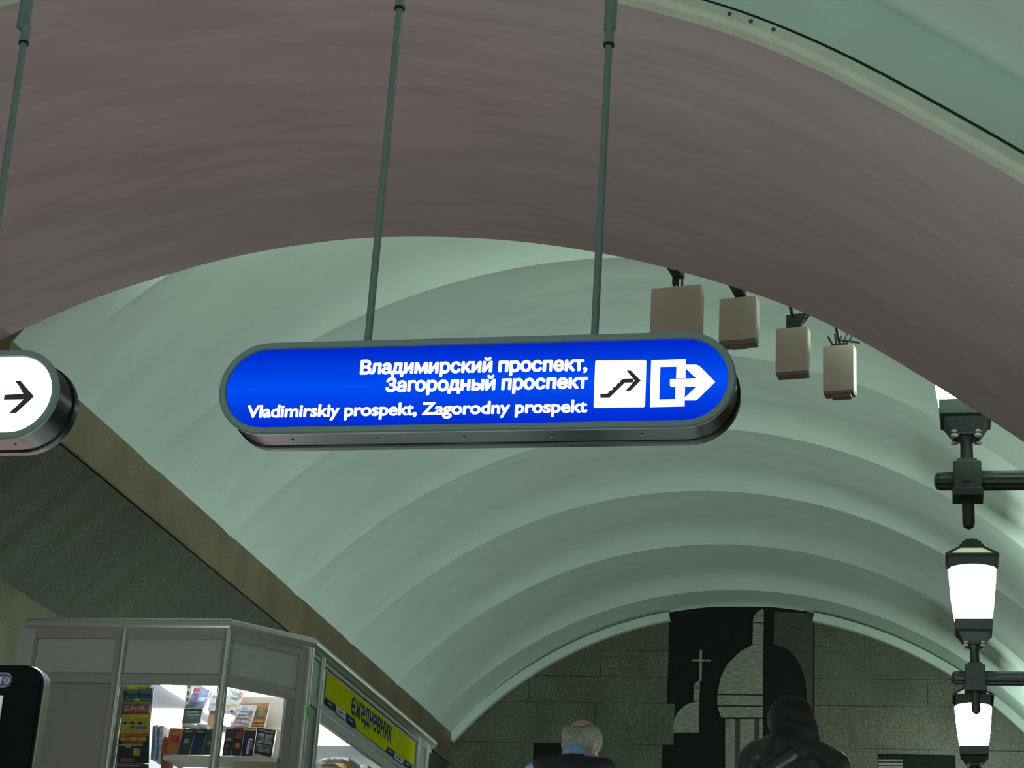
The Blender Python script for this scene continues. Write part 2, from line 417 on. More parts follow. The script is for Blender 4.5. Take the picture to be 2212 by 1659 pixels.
# --- floors and stair
FL = 1.85
fb = struct('floor', BX((WL-1.2, -6.6, -0.2), (WR+0.1, 2.9, 0)), M['floor'])
nst = 12
for i in range(nst):
    y0 = 2.9+0.3*i
    link('step', BX((WL-1.0, y0, 0), (WR, 2.9+0.3*nst, FL*(i+1)/nst) if False else (WR, y0+0.3, FL*(i+1)/nst), 0.006), M['floor'], fb)
struct('floor', BX((WL-1.2, 2.9+0.3*nst, FL-0.2), (WR+0.1, 30.1, FL)), M['floor'])

# --- end wall of stone slabs with the church relief
YE = 30.0
ew = struct('wall_end', BX((WL-1.2, YE+0.06, FL), (WR+0.3, YE+0.2, 10.6)), M['black_stone'])
ML, MR = -4.14, -1.87
rowz = [FL, 2.5, 3.15, 3.8, 4.45, 5.1, 5.75, 6.5, 6.9, 7.54, 8.19, 8.61, 9.03, 9.45, 9.95]
niche = [(-6.22, -5.20, 6.75, 7.54), (-0.92, 0.22, 6.5, 7.46)]
def slab(x0, x1, z0, z1):
    g = 0.0022; dd = random.uniform(0, 0.010)
    link('slab', BX((x0+g, YE-0.0+dd, z0+g), (x1-g, YE+0.06, z1-g), 0.004), random.choice([M['tile'], M['tile'], M['tile2']]), ew)
for k in range(len(rowz)-1):
    z0, z1 = rowz[k], rowz[k+1]
    if z1 < 6.4: spans = [(WL-1.0, MR-2.1), (MR-2.1, -1.9), (-1.9, WR)]
    else:
        l = ML; 
        if z1 <= 8.2 and z0 >= 7.5: l = -4.02
        elif z1 <= 7.55: l = -4.19
        spans = [(WL-1.0, l), (MR, WR)]
    for (a, b) in spans:
        n = max(1, round((b-a)/2.1)); st = [a+(b-a)*i/n for i in range(n+1)]
        if (k % 2) and n > 1: st = [a] + [s+(b-a)/n*0.45 for s in st[1:-1]] + [b]
        if abs(z0-8.61) < 0.01 and a < -5: st = [a, -7.3, -6.25, -5.21, b]
        for i in range(len(st)-1):
            x0, x1 = st[i], st[i+1]
            cut = [q for q in niche if q[0] < x1-0.01 and q[1] > x0+0.01 and q[2] < z1-0.01 and q[3] > z0+0.01]
            if not cut: slab(x0, x1, z0, z1); continue
            q = cut[0]
            if x0 < q[0]-0.05: slab(x0, q[0], z0, z1)
            if x1 > q[1]+0.05: slab(q[1], x1, z0, z1)
            xa, xb = max(x0, q[0]), min(x1, q[1])
            if q[3] < z1-0.05: slab(xa, xb, q[3], z1)
            if q[2] > z0+0.05: slab(xa, xb, z0, q[2])
# relief
def W(pts, Y): return [atY(x, y, Y) for x, y in pts]
link('relief_ground', BX((ML-0.06, YE+0.035, 6.5), (MR, YE+0.06, 9.75)), M['black_stone'], ew)
def relief(pts, m, th=0.03, name='relief_stone'):
    bm = bmesh.new(); prism(bm, W(pts, YE+0.035), (0, -th, 0)); return link(name, bm, m, ew)
def arc(cx, cy, rx, ry, a0, a1, n=14): return [(cx+rx*math.cos(math.radians(a0+(a1-a0)*i/n)), cy-ry*math.sin(math.radians(a0+(a1-a0)*i/n))) for i in range(n+1)]
# small church: cross, tower, half dome (picture left), each course band its own stone
relief([(1512, 1405), (1517, 1405), (1516, 1472), (1511, 1472)], M['light_stone'], 0.028, 'cross_upright')
relief([(1494, 1425.5), (1535, 1425.5), (1535, 1429), (1494, 1429)], M['light_stone'], 0.035, 'cross_bar')
relief(arc(1512, 1486, 13, 14, 90, 180, 6)+[(1512, 1486)], M['light_stone'])
relief([(1499, 1488.5), (1512, 1488.5), (1511, 1514), (1498.5, 1514)], M['light_stone'])
relief([(1511, 1516)]+arc(1511, 1571, 56, 55, 90, 180, 10)+[(1455, 1583), (1510, 1583)], M['light_stone'])
# large church: left half of light stone
relief([(1650, 1317)]+arc(1650, 1345, 23, 28, 90, 180, 8)[1:]+[(1627, 1345.5), (1650, 1345.5)], M['light_stone'])
relief([(1627, 1347.5), (1650, 1347.5), (1649, 1393), (1626, 1393)], M['light_stone'])
relief([(1649, 1394), (1626, 1394), (1600, 1408), (1572, 1435), (1558, 1462), (1550, 1499.5), (1648.5, 1500.5)], M['light_stone'])
relief([(1550, 1502.5), (1648, 1503.5), (1648, 1525), (1550, 1524)], M['light_stone'])
relief([(1550, 1527), (1648, 1528), (1648, 1550.5), (1558, 1550)], M['light_stone'])
for a, b in ((1567, 1588), (1599, 1630), (1640, 1648)):
    relief([(a, 1554), (b, 1554), (b-1, 1680), (a-1 if a > 1570 else a, 1680)], M['light_stone'])
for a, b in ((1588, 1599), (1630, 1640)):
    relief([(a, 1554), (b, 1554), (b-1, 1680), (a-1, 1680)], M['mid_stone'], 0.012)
# dark right half: the ground between silhouette and edge is mid brown
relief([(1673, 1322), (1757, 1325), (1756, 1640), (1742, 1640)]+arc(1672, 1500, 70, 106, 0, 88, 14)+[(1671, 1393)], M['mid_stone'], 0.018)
# niches with pale courses
for q in niche:
    link('niche_back', BX((q[0], YE+0.05, q[2]), (q[1], YE+0.06, q[3])), M['black_stone'], ew)
for i, yy in enumerate((1641, 1648, 1655)):
    relief([(1898, yy), (1950, yy), (1950, yy+4.5), (1898, yy+4.5)], M['light_stone'], 0.02)
# --- white edge bead of the end arch, broken over the relief
def arcprof(x0, x1, n=30): return [(x0+(x1-x0)*i/n, vault_z(x0+(x1-x0)*i/n)) for i in range(n+1)]
for k, (a, b) in enumerate(((WL-0.02, ML), (MR, WR+0.02))):
    t = moulding('trim_%d' % (4+k), arcprof(a, b), [(-0.095, YE-0.02), (-0.095, YE-0.10), (-0.03, YE-0.13), (0.03, YE-0.13), (0.03, YE+0.06), (-0.095, YE+0.06)], M['trim'])
    t.data.materials[0] = M['vault']; t['kind'] = 'structure'

# ================================================================== HANGING SIGNS
YS = 6.9
def stadium(cx, cz, L, H, y, n=20):
    r = H/2; P = []
    for i in range(n+1): a = -PI/2+PI*i/n; P.append(Vector((cx+L/2-r+r*math.cos(a), y, cz+r*math.sin(a))))
    for i in range(n+1): a = PI/2+PI*i/n; P.append(Vector((cx-L/2+r+r*math.cos(a), y, cz+r*math.sin(a))))
    return P
def ring_band(bm, A, B):
    n = len(A); a = [bm.verts.new(p) for p in A]; b = [bm.verts.new(p) for p in B]
    for i in range(n): bm.faces.new((a[i], a[(i+1) % n], b[(i+1) % n], b[i]))
def sign_box(name, label, cx, cz, L, H, tilt, face_mat, rods, rod_top, sleeve_z):
    t = thing(name, label, 'sign', (cx, YS, cz))
    # front frame ring
    fw = 0.030
    bm = bmesh.new()
    Lo = [(L, H, 0.0), (L, H, -0.012), (L-0.012, H-0.012, -0.018), (L-2*fw+0.006, H-2*fw+0.006, -0.018), (L-2*fw, H-2*fw, -0.012), (L-2*fw, H-2*fw, 0.0)]
    R = [stadium(cx, cz, l, h, YS+y) for l, h, y in Lo]
    for i in range(len(R)): ring_band(bm, R[i], R[(i+1) % len(R)])
    bmesh.ops.remove_doubles(bm, verts=bm.verts, dist=1e-6)
    fr = link('front_frame', bm, M['frame'], t); smooth_by_angle(fr, 40)
    bm = bmesh.new(); prism(bm, stadium(cx, cz, L-2*fw-0.001, H-2*fw-0.001, YS-0.008), (0, 0.008, 0)); f = link('face_panel', bm, face_mat, t)
    # housing
    bm = bmesh.new()
    sec = [(0.0, -0.014), (0.15, -0.014), (0.152, 0.002), (0.185, 0.002), (0.195, -0.012)]
    R = [stadium(cx, cz, L+d, H+d, YS+y) for y, d in sec]
    for i in range(len(R)-1): ring_band(bm, R[i], R[i+1])
    bmesh.ops.remove_doubles(bm, verts=bm.verts, dist=1e-6)
    bm.faces.new([bm.verts.new(p) for p in R[-1]])
    h = link('housing', bm, M['box_side'], t); smooth_by_angle(h, 30)
    for x in [cx-L/2+0.3+0.35*i for i in range(int((L-0.5)/0.35)+1)]:
        bm = bmesh.new(); zz = cz-H/2+0.007
        tube(bm, [(x, YS+0.075, zz+0.004), (x, YS+0.075, zz-0.005)], 0.006, 8); link('screw', bm, M['frame'], t)
    for (x, xt, st) in rods:
        bm = bmesh.new(); tube(bm, [(x, YS+0.09, cz+H/2-0.02), (xt, YS+0.09, rod_top)], 0.0155, 16); r = link('hanging_rod', bm, M['rod'], t, True); smooth_by_angle(r)
        bm = bmesh.new(); k = (st-cz-H/2)/(rod_top-cz-H/2); xs = x+(xt-x)*k
        tube(bm, [(xs, YS+0.09, st), (xs, YS+0.09, st+0.02), (xs, YS+0.09, st+0.021), (xs, YS+0.09, st+0.065), (xs, YS+0.09, st+0.072), (xs+(xt-x)*0.2, YS+0.09, st+0.09), (xt, YS+0.09, rod_top+0.02)], [0.022, 0.022, 0.0205, 0.0205, 0.025, 0.027, 0.027], 16)
        s2 = link('sleeve', bm, M['rod'], t); smooth_by_angle(s2)
        bm = bmesh.new(); tube(bm, [(xs, YS+0.09, st-0.006), (xs, YS+0.09, st+0.003)], 0.024, 16); link('collar', bm, M['box_side'], t)
    return t, f
tl, trr = atY(1030, 731.5, YS), atY(1030, 933, YS)
cz = (tl.z+trr.z)/2; H = tl.z-trr.z
xl, xr = atY(475, 850, YS).x, atY(1591, 815, YS).x
YR = YS+0.09
r1 = atY(795, 733, YR); r1t = atY(868, 10, YR); r2 = atY(1284.5, 722, YR); r2t = atY(1323, 0, YR)
def near_top(x):
    zs = sorted(prof, key=lambda p: abs(p[0]-x))[0][1]+0.6; return zs
z1s = atY(866, 18, YR).z; z2s = atY(1317, 97, YR).z
main, face = sign_box('hanging_sign', 'long blue backlit station exit sign with rounded ends hanging on two rods', (xl+xr)/2, cz, xr-xl, H, 0, M['blue'],
    [(r1.x, r1t.x, z1s), (r2.x, r2t.x, z2s)], near_top(-1.8)-0.06, 0)
YT = YS-0.008
def pt(x, y): return atY(x, y, YT)
def line(name, txt, a, b, cap_px, sh=0.0, bold=0.06, space=0.97):
    p0, p1 = pt(*a), pt(*b); mid = ((a[0]+b[0])/2, (a[1]+b[1])/2); cap = (pt(mid[0], mid[1]-cap_px)-pt(*mid)).length
    return place_text(name, txt, p0, p1, (0, 0, 1), cap, M['white_lit'], face, bold, sh, space, split=True)
line('word', 'Владимирский проспект,', (779, 808), (1267, 800), 29)
line('word', 'Загородный проспект', (834, 846), (1268, 838), 29)
line('word', 'Vladimirskiy prospekt, Zagorodny prospekt', (534, 902), (1267, 890), 27, bold=0.048)
def flat(name, polys, m, parent, Y=YT, th=0.002):
    bm = bmesh.new()
    for P in polys: prism(bm, [atY(x, y, Y) for x, y in P], (0, -th, 0))
    return link(name, bm, m, parent)
def zp(x, y): return (1050+x/3.6867, 700+y/3.6867)
sq = flat('stair_symbol_plate', [[zp(*q) for q in ((880, 292), (1268, 288), (1277, 297), (1266, 652), (1256, 662), (866, 668), (857, 660), (870, 300))]], M['white_lit'], face)
flat('stair_arrow', [[zp(*q) for q in P] for P in (
    [(910, 558), (963, 556), (975, 549), (985, 530), (1004, 527), (1016, 503), (1034, 500), (1046, 475), (1062, 471), (1078, 444), (1110, 436), (1170, 434), (1170, 466), (1104, 468), (984, 586), (910, 586)],
    [(1120, 371), (1153, 371), (1232, 450), (1149, 533), (1112, 533), (1184, 452)])], M['icon_dark'], sq, YT-0.002, 0.002)
flat('exit_symbol', [[zp(*q) for q in P] for P in (
    [(1316, 290), (1590, 281), (1588, 430), (1514, 432), (1517, 340), (1388, 342), (1379, 602), (1507, 600), (1508, 505), (1584, 505), (1581, 656), (1306, 662)],
    [(1470, 438), (1676, 434), (1590, 352), (1592, 325), (1672, 325), (1700, 335), (1824, 462), (1684, 600), (1665, 608), (1581, 608), (1588, 582), (1676, 499), (1470, 501), (1465, 490), (1465, 448)])], M['white_lit'], face)
# second sign, only its right end in view
tl, bl = atY(20, 760, YS), atY(20, 949, YS); x2 = atY(129, 850, YS).x
H2 = atY(10, 759, YS).z-atY(10, 951, YS).z; cz2 = (atY(10, 759, YS).z+atY(10, 951, YS).z)/2
r3 = atY(-35, 700, YR); r3t = atY(15, 95, YR)
s2, f2 = sign_box('hanging_sign', 'white backlit sign with dark arrow, cut by left picture edge', x2-0.95, cz2, 1.9, H2, 0, M['white_lit'],
    [(r3.x, r3t.x+0.01, r3t.z), (r3.x-1.2, r3t.x-1.2, r3t.z)], near_top(-4)-0.06, 0)
flat('arrow_symbol', [[(x/4.74, 700+y/4.74) for x, y in P] for P in (
    [(48, 727), (240, 716), (200, 640), (155, 584), (212, 584), (348, 742), (166, 910), (96, 912), (245, 772), (40, 775)],)], M['icon_dark'], f2, YT)

# ================================================================== LANTERNS on wall arms
def lantern(label, X, Y, Z):
    t = thing('wall_lantern', label, 'lamp', (X, Y, Z), None)
    c = (X, Y)
    bm = bmesh.new(); box(bm, (X-0.105, Y-0.105, Z-0.10), (X+0.105, Y+0.105, Z+0.13), 0.008); box(bm, (X-0.115, Y-0.115, Z-0.15), (X+0.115, Y+0.115, Z-0.09), 0.006)
    box(bm, (X-0.075, Y-0.075, Z+0.12), (X+0.075, Y+0.075, Z+0.16), 0.005)
    tube(bm, [(X, Y-0.115, Z+0.01), (X, Y-0.10, Z+0.01)], 0.05, 16); link('hub', bm, M['iron'], t)
    bm = bmesh.new(); tube(bm, [(WR+0.04, Y, Z), (X+0.1, Y, Z)], 0.078, 24, flute=0.09); tube(bm, [(X-0.10, Y, Z), (X-0.21, Y, Z), (X-0.235, Y, Z), (X-0.25, Y, Z)], [0.074, 0.074, 0.06, 0.02], 24, flute=0.09)
    a = link('arm', bm, M['iron'], t)
    bm = bmesh.new(); tube(bm, [(WR-0.03, Y, Z), (WR+0.03, Y, Z)], 0.16, 20); link('wall_plate', bm, M['iron'], t)
    bm = bmesh.new(); tube(bm, [(X, Y, Z-0.13), (X, Y, Z-0.34), (X, Y, Z-0.37), (X, Y, Z-0.385)], [0.047, 0.047, 0.038, 0.012], 16); o = link('drop_pin', bm, M['iron'], t); smooth_by_angle(o)
    bm = bmesh.new(); tube(bm, [(X, Y, Z+0.14), (X, Y, Z+0.30), (X, Y, Z+0.33), (X, Y, Z+0.37)], [0.05, 0.047, 0.065, 0.085], 16); o = link('stem', bm, M['iron'], t); smooth_by_angle(o)
    bm = bmesh.new(); frustum(bm, c, Z+0.35, Z+0.37, 0.10, 0.105); frustum(bm, c, Z+0.37, Z+0.47, 0.11, 0.165); frustum(bm, c, Z+0.47, Z+0.49, 0.165, 0.19); frustum(bm, c, Z+0.49, Z+0.60, 0.19, 0.20); link('base_cup', bm, M['iron'], t)
    for sx in (-1, 1):
        for sy in (-1, 1):
            for dz in (0.34, 0.375):
                bm = bmesh.new(); bmesh.ops.create_icosphere(bm, subdivisions=2, radius=0.022, matrix=Matrix.Translation((X+sx*0.088, Y+sy*0.088, Z+dz)) @ Matrix.Diagonal((1.4, 1.4, 0.7, 1)))
                link('knob', bm, M['knob'], t, True)
    bm = bmesh.new(); n = 8; rings = []
    for i in range(n+1):
        s = i/n; hw = 0.185+(0.245-0.185)*math.sin(s*PI/2)**0.9; z = Z+0.60+0.60*s
        rings.append([bm.verts.new((X+hw*a, Y+hw*b, z)) for a, b in ((-1, -1), (1, -1), (1, 1), (-1, 1))])
    for i in range(n):
        for j in range(4): bm.faces.new((rings[i][j], rings[i][(j+1) % 4], rings[i+1][(j+1) % 4], rings[i+1][j]))
    link('lamp_glass', bm, M['lamp_glass'], t)
    # eaves with a shallow arched lower edge, roof with yellowed panes, stepped finial
    bm = bmesh.new()
    for (ax, ay, ux, uy) in ((0, -1, 1, 0), (1, 0, 0, 1), (0, 1, -1, 0), (-1, 0, 0, -1)):
        P = []; hw = 0.262
        base = Vector((X+ax*hw, Y+ay*hw, 0)); u = Vector((ux, uy, 0))
        P.append(base+u*(-hw)+Vector((0, 0, Z+1.30))); P.append(base+u*(-hw)+Vector((0, 0, Z+1.13)))
        for k in range(9): s = -0.9+1.8*k/8; P.append(base+u*(s*hw*0.92)+Vector((0, 0, Z+1.155+0.035*(1-s*s))))
        P.append(base+u*hw+Vector((0, 0, Z+1.13))); P.append(base+u*hw+Vector((0, 0, Z+1.30)))
        prism(bm, P, Vector((-ax, -ay, 0))*0.02)
    frustum(bm, c, Z+1.285, Z+1.305, 0.285, 0.285)
    link('eaves', bm, M['iron'], t)
    bm = bmesh.new(); k0, k1 = 0.265, 0.10
    frustum(bm, c, Z+1.3, Z+1.44, k0-0.012, k1-0.012); link('roof_panes', bm, M['lamp_roof_glass'], t)
    bm = bmesh.new()
    for sx, sy in ((1, 1), (1, -1), (-1, -1), (-1, 1)): tube(bm, [(X+sx*k0, Y+sy*k0, Z+1.305), (X+sx*k1, Y+sy*k1, Z+1.44)], 0.014, 8)
    frustum(bm, c, Z+1.30, Z+1.318, 0.265, 0.25)
    link('roof_ribs', bm, M['iron'], t)
    bm = bmesh.new(); frustum(bm, c, Z+1.41, Z+1.455, 0.135, 0.125); frustum(bm, c, Z+1.455, Z+1.50, 0.105, 0.10); frustum(bm, c, Z+1.50, Z+1.53, 0.07, 0.065); frustum(bm, c, Z+1.53, Z+1.55, 0.035, 0.02)
    link('finial', bm, M['iron'], t)
    return t
lantern('lit lantern on iron wall arm, uppermost, its glass cut off by the ceiling edge', 0.25, 14.6, 6.56)
lantern('lit lantern on iron wall arm, middle of three, whole lamp with roof in view', 0.385, 21.1, 6.55)
lantern('lit lantern lowest in the right column, behind the middle lantern arm', 0.47, 27.9, 6.55)
lantern('lantern of the near hall above the right picture edge, out of frame', 0.2, 7.75, 6.9)
lantern('lantern of the near hall above and behind the camera, out of frame', 0.2, 1.2, 6.9)

# ================================================================== ANTENNA BOXES under the far edge of the soffit
def prof_z(x):
    for a, b in zip(prof, prof[1:]):
        if a[0] <= x <= b[0]: return a[1]+(b[1]-a[1])*(x-a[0])/(b[0]-a[0])
    return prof[-1][1]
YB = 14.12
def antenna(label, x0, x1, y0, y1, side, lip, kind):
    a = atY(x0, y0, YB); b = atY(x1, y1, YB); z1 = a.z; z0 = b.z; dpt = side
    t = thing('antenna_box', label, 'antenna', ((a.x+b.x)/2, YB, z0))
    link('casing', BX((a.x, YB, z0+lip), (b.x, YB+dpt, z1), 0.006), M['beige'], t)
    if lip > 0.01: link('bottom_lip', BX((a.x+0.003, YB+0.004, z0), (b.x-0.003, YB+dpt-0.004, z0+lip), 0.004), M['beige_lip'], t)
    xc = (a.x+b.x)/2
    if kind in (1, 3): link('connector_plate', BX((xc-0.06, YB+0.02, z0-0.022), (xc+0.09, YB+dpt-0.02, z0+0.004), 0.003), M['beige_lip'], t)
    if kind == 0: link('connector_plate', BX((xc-0.06, YB+0.02, z0-0.012), (xc+0.06, YB+dpt-0.02, z0+0.004), 0.003), M['beige_lip'], t)
    t.rotation_euler.z = math.radians(-8)
    # bracket up to the arch face
    top = prof_z(xc)+0.10; bm = bmesh.new(); ym = YB+dpt/2
    if kind == 0:
        for dx in (-0.03, 0.0, 0.035): tube(bm, [(xc+dx, ym, z1-0.01), (xc+dx, ym, top)], 0.009, 8)
        box(bm, (xc-0.045, ym-0.02, z1+0.04), (xc+0.005, ym+0.02, z1+0.10), 0.004); box(bm, (xc-0.04, YF-0.0, top-0.05), (xc+0.05, ym+0.02, top), 0.004)
    elif kind == 1:
        box(bm, (xc-0.08, ym-0.03, z1-0.01), (xc+0.02, ym+0.03, z1+0.035), 0.006)
        tube(bm, [(xc-0.07, ym, z1+0.02), (xc-0.03, ym, z1+0.09), (xc+0.06, ym, z1+0.09), (xc+0.13, ym, z1+0.03)], 0.012, 8); tube(bm, [(xc-0.03, ym, z1+0.05), (xc-0.03, YF+0.0, top+0.05)], 0.014, 8)
    elif kind == 2:
        prism(bm, [Vector((xc-0.05, ym-0.03, z1-0.01)), Vector((xc+0.05, ym-0.03, z1-0.01)), Vector((xc+0.12, ym-0.03, z1+0.13)), Vector((xc-0.05, ym-0.03, z1+0.12))], (0, 0.04, 0))
        tube(bm, [(xc+0.04, ym, z1), (xc+0.15, ym, z1+0.14)], 0.01, 8); tube(bm, [(xc, ym, z1+0.10), (xc, YF, top+0.05)], 0.014, 8)
    else:
        box(bm, (xc-0.06, ym-0.03, z1-0.01), (xc+0.07, ym+0.03, z1+0.03), 0.005)
        for q in range(5): tube(bm, [(xc-0.05+0.025*q, ym, z1+0.02), (xc-0.09+0.05*q, ym+0.02*(q % 2), z1+0.10+0.03*(q % 2))], 0.009, 6)
        tube(bm, [(xc+0.02, ym, z1+0.06), (xc+0.16, ym, z1+0.03)], 0.008, 6); tube(bm, [(xc, ym, z1+0.05), (xc, YF, top+0.05)], 0.014, 8)
    link('bracket', bm, M['iron'], t)
antenna('large beige antenna box directly above the blue sign, largest of the four', 1405, 1512, 620, 738, 0.12, 0.0, 0)
antenna('beige antenna box with brown bottom lip, second from the left of four', 1553, 1633, 643, 741, 0.12, 0.035, 0)
antenna('beige antenna box on a flared bracket, third from the left of four', 1675, 1745, 708, 807, 0.12, 0.022, 2)
antenna('beige antenna box nearest the lanterns, lowest and rightmost of the four', 1777, 1845, 746, 848, 0.12, 0.020, 3)

# ================================================================== KIOSK
KZ = atY(500, 1340, 13.0).z; KY = 13.0
Xl = atY(67, 1346, KY).x; Xc = atY(497, 1341, KY).x; XS = -4.515; YC2 = atX(676, 1378, XS).y; YB2 = atX(934, 1604, XS).y
kio = thing('kiosk', 'grey metal and glass newsstand kiosk with chamfered corner and yellow banner', 'kiosk', ((Xl+XS)/2, 15, FL))
rz = KZ-0.035
bm = bmesh.new(); tube(bm, [(Xl-0.02, KY, rz), (Xc, KY, rz), (XS, YC2, rz), (XS, YB2, rz)], 0.045, 18); o = link('top_rail', bm, M['alu'], kio); smooth_by_angle(o, 25)
Kn = Vector((YC2-KY, -(XS-Xc), 0)).normalized(); Kp = Vector((Xc, KY, 0))
def onF(x, y, off=0.0): return atY(x, y, KY+off)
def onC(x, y, off=0.0): return atP(x, y, Kp-Kn*off, Kn)
def onS(x, y, off=0.0): return atX(x, y, XS-off)
def post(p, r, name='tube_post'):
    bm = bmesh.new(); tube(bm, [(p.x, p.y, FL), (p.x, p.y, rz-0.02)], r, 14); o = link(name, bm, M['alu'], kio); smooth_by_angle(o)
post(onF(270, 1362, -0.01), 0.020); post(Vector((Xc+0.0, KY-0.01, 0)), 0.024); post(Vector((XS+0.0, YC2-0.01, 0)), 0.024)
post(onS(698, 1420), 0.022); post(onS(904.5, 1600), 0.018); post(onS(923, 1613), 0.022)
# flat members: each a box between world heights in the three planes
def zF(y, x=290): return onF(x, y).z
def member(name, fn, x0, x1, zlo, zhi, m, off0=0.0, off1=0.04, yref=1450):
    """vertical-sided panel: x0,x1 pixels along plane fn at height yref"""
    a = fn(x0, yref); b = fn(x1, yref); a1 = fn(x0, yref, off1) ; n = (fn(x0, yref, 1.0)-fn(x0, yref, 0.0))
    nv_ = {onF: Vector((0, 1, 0)), onC: -Kn, onS: Vector((-1, 0, 0))}[fn]
    P = [Vector((a.x, a.y, zlo)), Vector((b.x, b.y, zlo)), Vector((b.x, b.y, zhi)), Vector((a.x, a.y, zhi))]
    P = [p+nv_*off0 for p in P]
    bm = bmesh.new(); prism(bm, P, nv_*(off1-off0)); return link(name, bm, m, kio)
zt = rz-0.03
zp_t = zF(1379); zp_b = zF(1456); zo = zF(1476)                   # upper panel top/bottom, opening top
Xs = lambda x, y=1450: onF(x, y).x
def fbox(name, xa, xb, za, zb, m, d0=0.0, d1=0.05): return link(name, BX((xa, KY+d0, za), (xb, KY+d1, zb), 0.002), m, kio)
x40, x77 = onF(42, 1380).x, onF(77, 1380).x
x255 = onF(250, 1400).x; x275 = onF(268, 1400).x; x480 = onF(480, 1400).x
fbox('corner_post', x40, x77, FL, zt+0.03, M['panel'], -0.02, 0.12)
fbox('header_bar', x77, Xc, zp_t, zt, M['alu_dull']); fbox('mid_rail', x77, Xc, zo, zp_b, M['alu_dull'])
fbox('upright', x255, x275+0.01, FL, zp_t, M['alu_dull'], -0.004, 0.055); fbox('upright', x480, Xc, FL, zp_t, M['alu_dull'], -0.004, 0.055); fbox('upright', x77, x77+0.012, FL, zp_t, M['alu_dull'], 0.0, 0.055)
fbox('upper_panel', x77+0.012, x255, zp_b, zp_t, M['panel'], 0.02, 0.035); fbox('upper_panel', x275+0.01, x480, zp_b, zp_t, M['panel'], 0.02, 0.035)
fbox('lower_panel', x77+0.012, x255, FL+0.05, zo, M['panel_low'], 0.02, 0.035)
fbox('window_pane', x275+0.01, x480, FL+0.9, zo, M['glass'], 0.025, 0.031); fbox('base_panel', x275+0.01, x480, FL, FL+0.9, M['panel_low'], 0.01, 0.04)
# chamfer bay
L = (Vector((XS, YC2, 0))-Kp).length; ud = (Vector((XS, YC2, 0))-Kp).normalized()
def cbox(name, s0, s1, za, zb, m, d0=0.0, d1=0.05):
    P = [Kp+ud*s0*L, Kp+ud*s1*L]; P = [Vector((P[0].x, P[0].y, za)), Vector((P[1].x, P[1].y, za)), Vector((P[1].x, P[1].y, zb)), Vector((P[0].x, P[0].y, zb))]
    bm = bmesh.new(); prism(bm, [p-Kn*d0 for p in P], -Kn*(d1-d0)); return link(name, bm, m, kio)
cbox('header_bar', 0, 1, zp_t, zt, M['alu_dull']); cbox('mid_rail', 0, 1, zo, zp_b, M['alu_dull'])
cbox('upright', 0, 0.055, FL, zp_t, M['alu_dull'], -0.003, 0.05); cbox('upright', 0.86, 1.0, FL, zp_t, M['alu_dull'], -0.003, 0.05); cbox('upper_panel', 0.055, 0.86, zp_b, zp_t, M['panel'], 0.02, 0.035)
cbox('side_panel', 0.76, 0.86, FL, zo, M['panel_low'], 0.005, 0.04); cbox('window_pane', 0.055, 0.76, FL+0.9, zo, M['glass'], 0.02, 0.026); cbox('base_panel', 0.055, 0.76, FL, FL+0.9, M['panel_low'], 0.01, 0.04)
# long side along the hall
ya = onS(698, 1420).y; yb = onS(904, 1600).y; yc = onS(923, 1613).y
def sbox(name, y0, y1, za, zb, m, d0=0.0, d1=0.05): return link(name, BX((XS-d1, y0, za), (XS-d0, y1, zb), 0.002), m, kio)
zb_t = onS(705, 1448.5).z; zb_b = onS(701.6, 1505).z; zfr = onS(699, 1540).z; zgl = onS(699, 1562).z
sbox('header_bar', YC2, YB2, zp_t+0.02, zt, M['alu_dull']); sbox('upper_panel', YC2, ya, zp_b, zp_t+0.02, M['panel'], 0.01, 0.03); sbox('mid_rail', YC2, ya, zo, zp_b, M['alu_dull']); sbox('side_panel', YC2, ya, FL, zo, M['panel_low'], 0.01, 0.03)
sbox('banner_frame', ya, yb, zfr, zp_t+0.02, M['alu_dull'], 0.012, 0.05)
sbox('mid_rail', ya, yb, zgl, zfr, M['panel'], 0.0, 0.04); sbox('rail_groove', ya, yb, zfr-0.008, zfr+0.012, M['box_side'], 0.002, 0.05)
sbox('window_pane', ya, yb, FL+0.9, zgl, M['glass'], 0.02, 0.026); sbox('base_panel', ya, yb, FL, FL+0.9, M['panel_low'], 0.01, 0.04)
sbox('side_panel', yb, yc, FL, zp_t+0.02, M['panel_low'], 0.01, 0.03); sbox('upright', yb-0.03, yb+0.03, FL, zp_t, M['alu_dull'], 0.0, 0.04)
def ssurf(name, P, m, parent, off, th=0.003):
    bm = bmesh.new(); prism(bm, [onS(x, y, off) for x, y in P], (th, 0, 0)); return link(name, bm, m, parent)
def zn(x, y): return (690+x/7.245, 1430+y/7.245)
ban = ssurf('banner', [zn(*p) for p in ((115, 150), (1490, 1265), (1466, 1618), (1065, 1325), (1020, 1392), (575, 1045), (552, 905), (78, 545))], M['yellow'], kio, 0.010, 0.004)
ban['label'] = 'yellow banner with dark blue lettering'
cap = (onS(*zn(560, 570))-onS(*zn(560, 810))).length
place_text('lettering', 'ежедневник', onS(*zn(492, 800), 0.006), onS(*zn(1118, 1268), 0.006), (0, 0, 1), (onS(*zn(520, 535), 0.006).z-onS(*zn(520, 812), 0.006).z)*1.34, M['navy'], ban, 0.03, 0, 1.0, 0.001, nrm=(1, 0, 0))
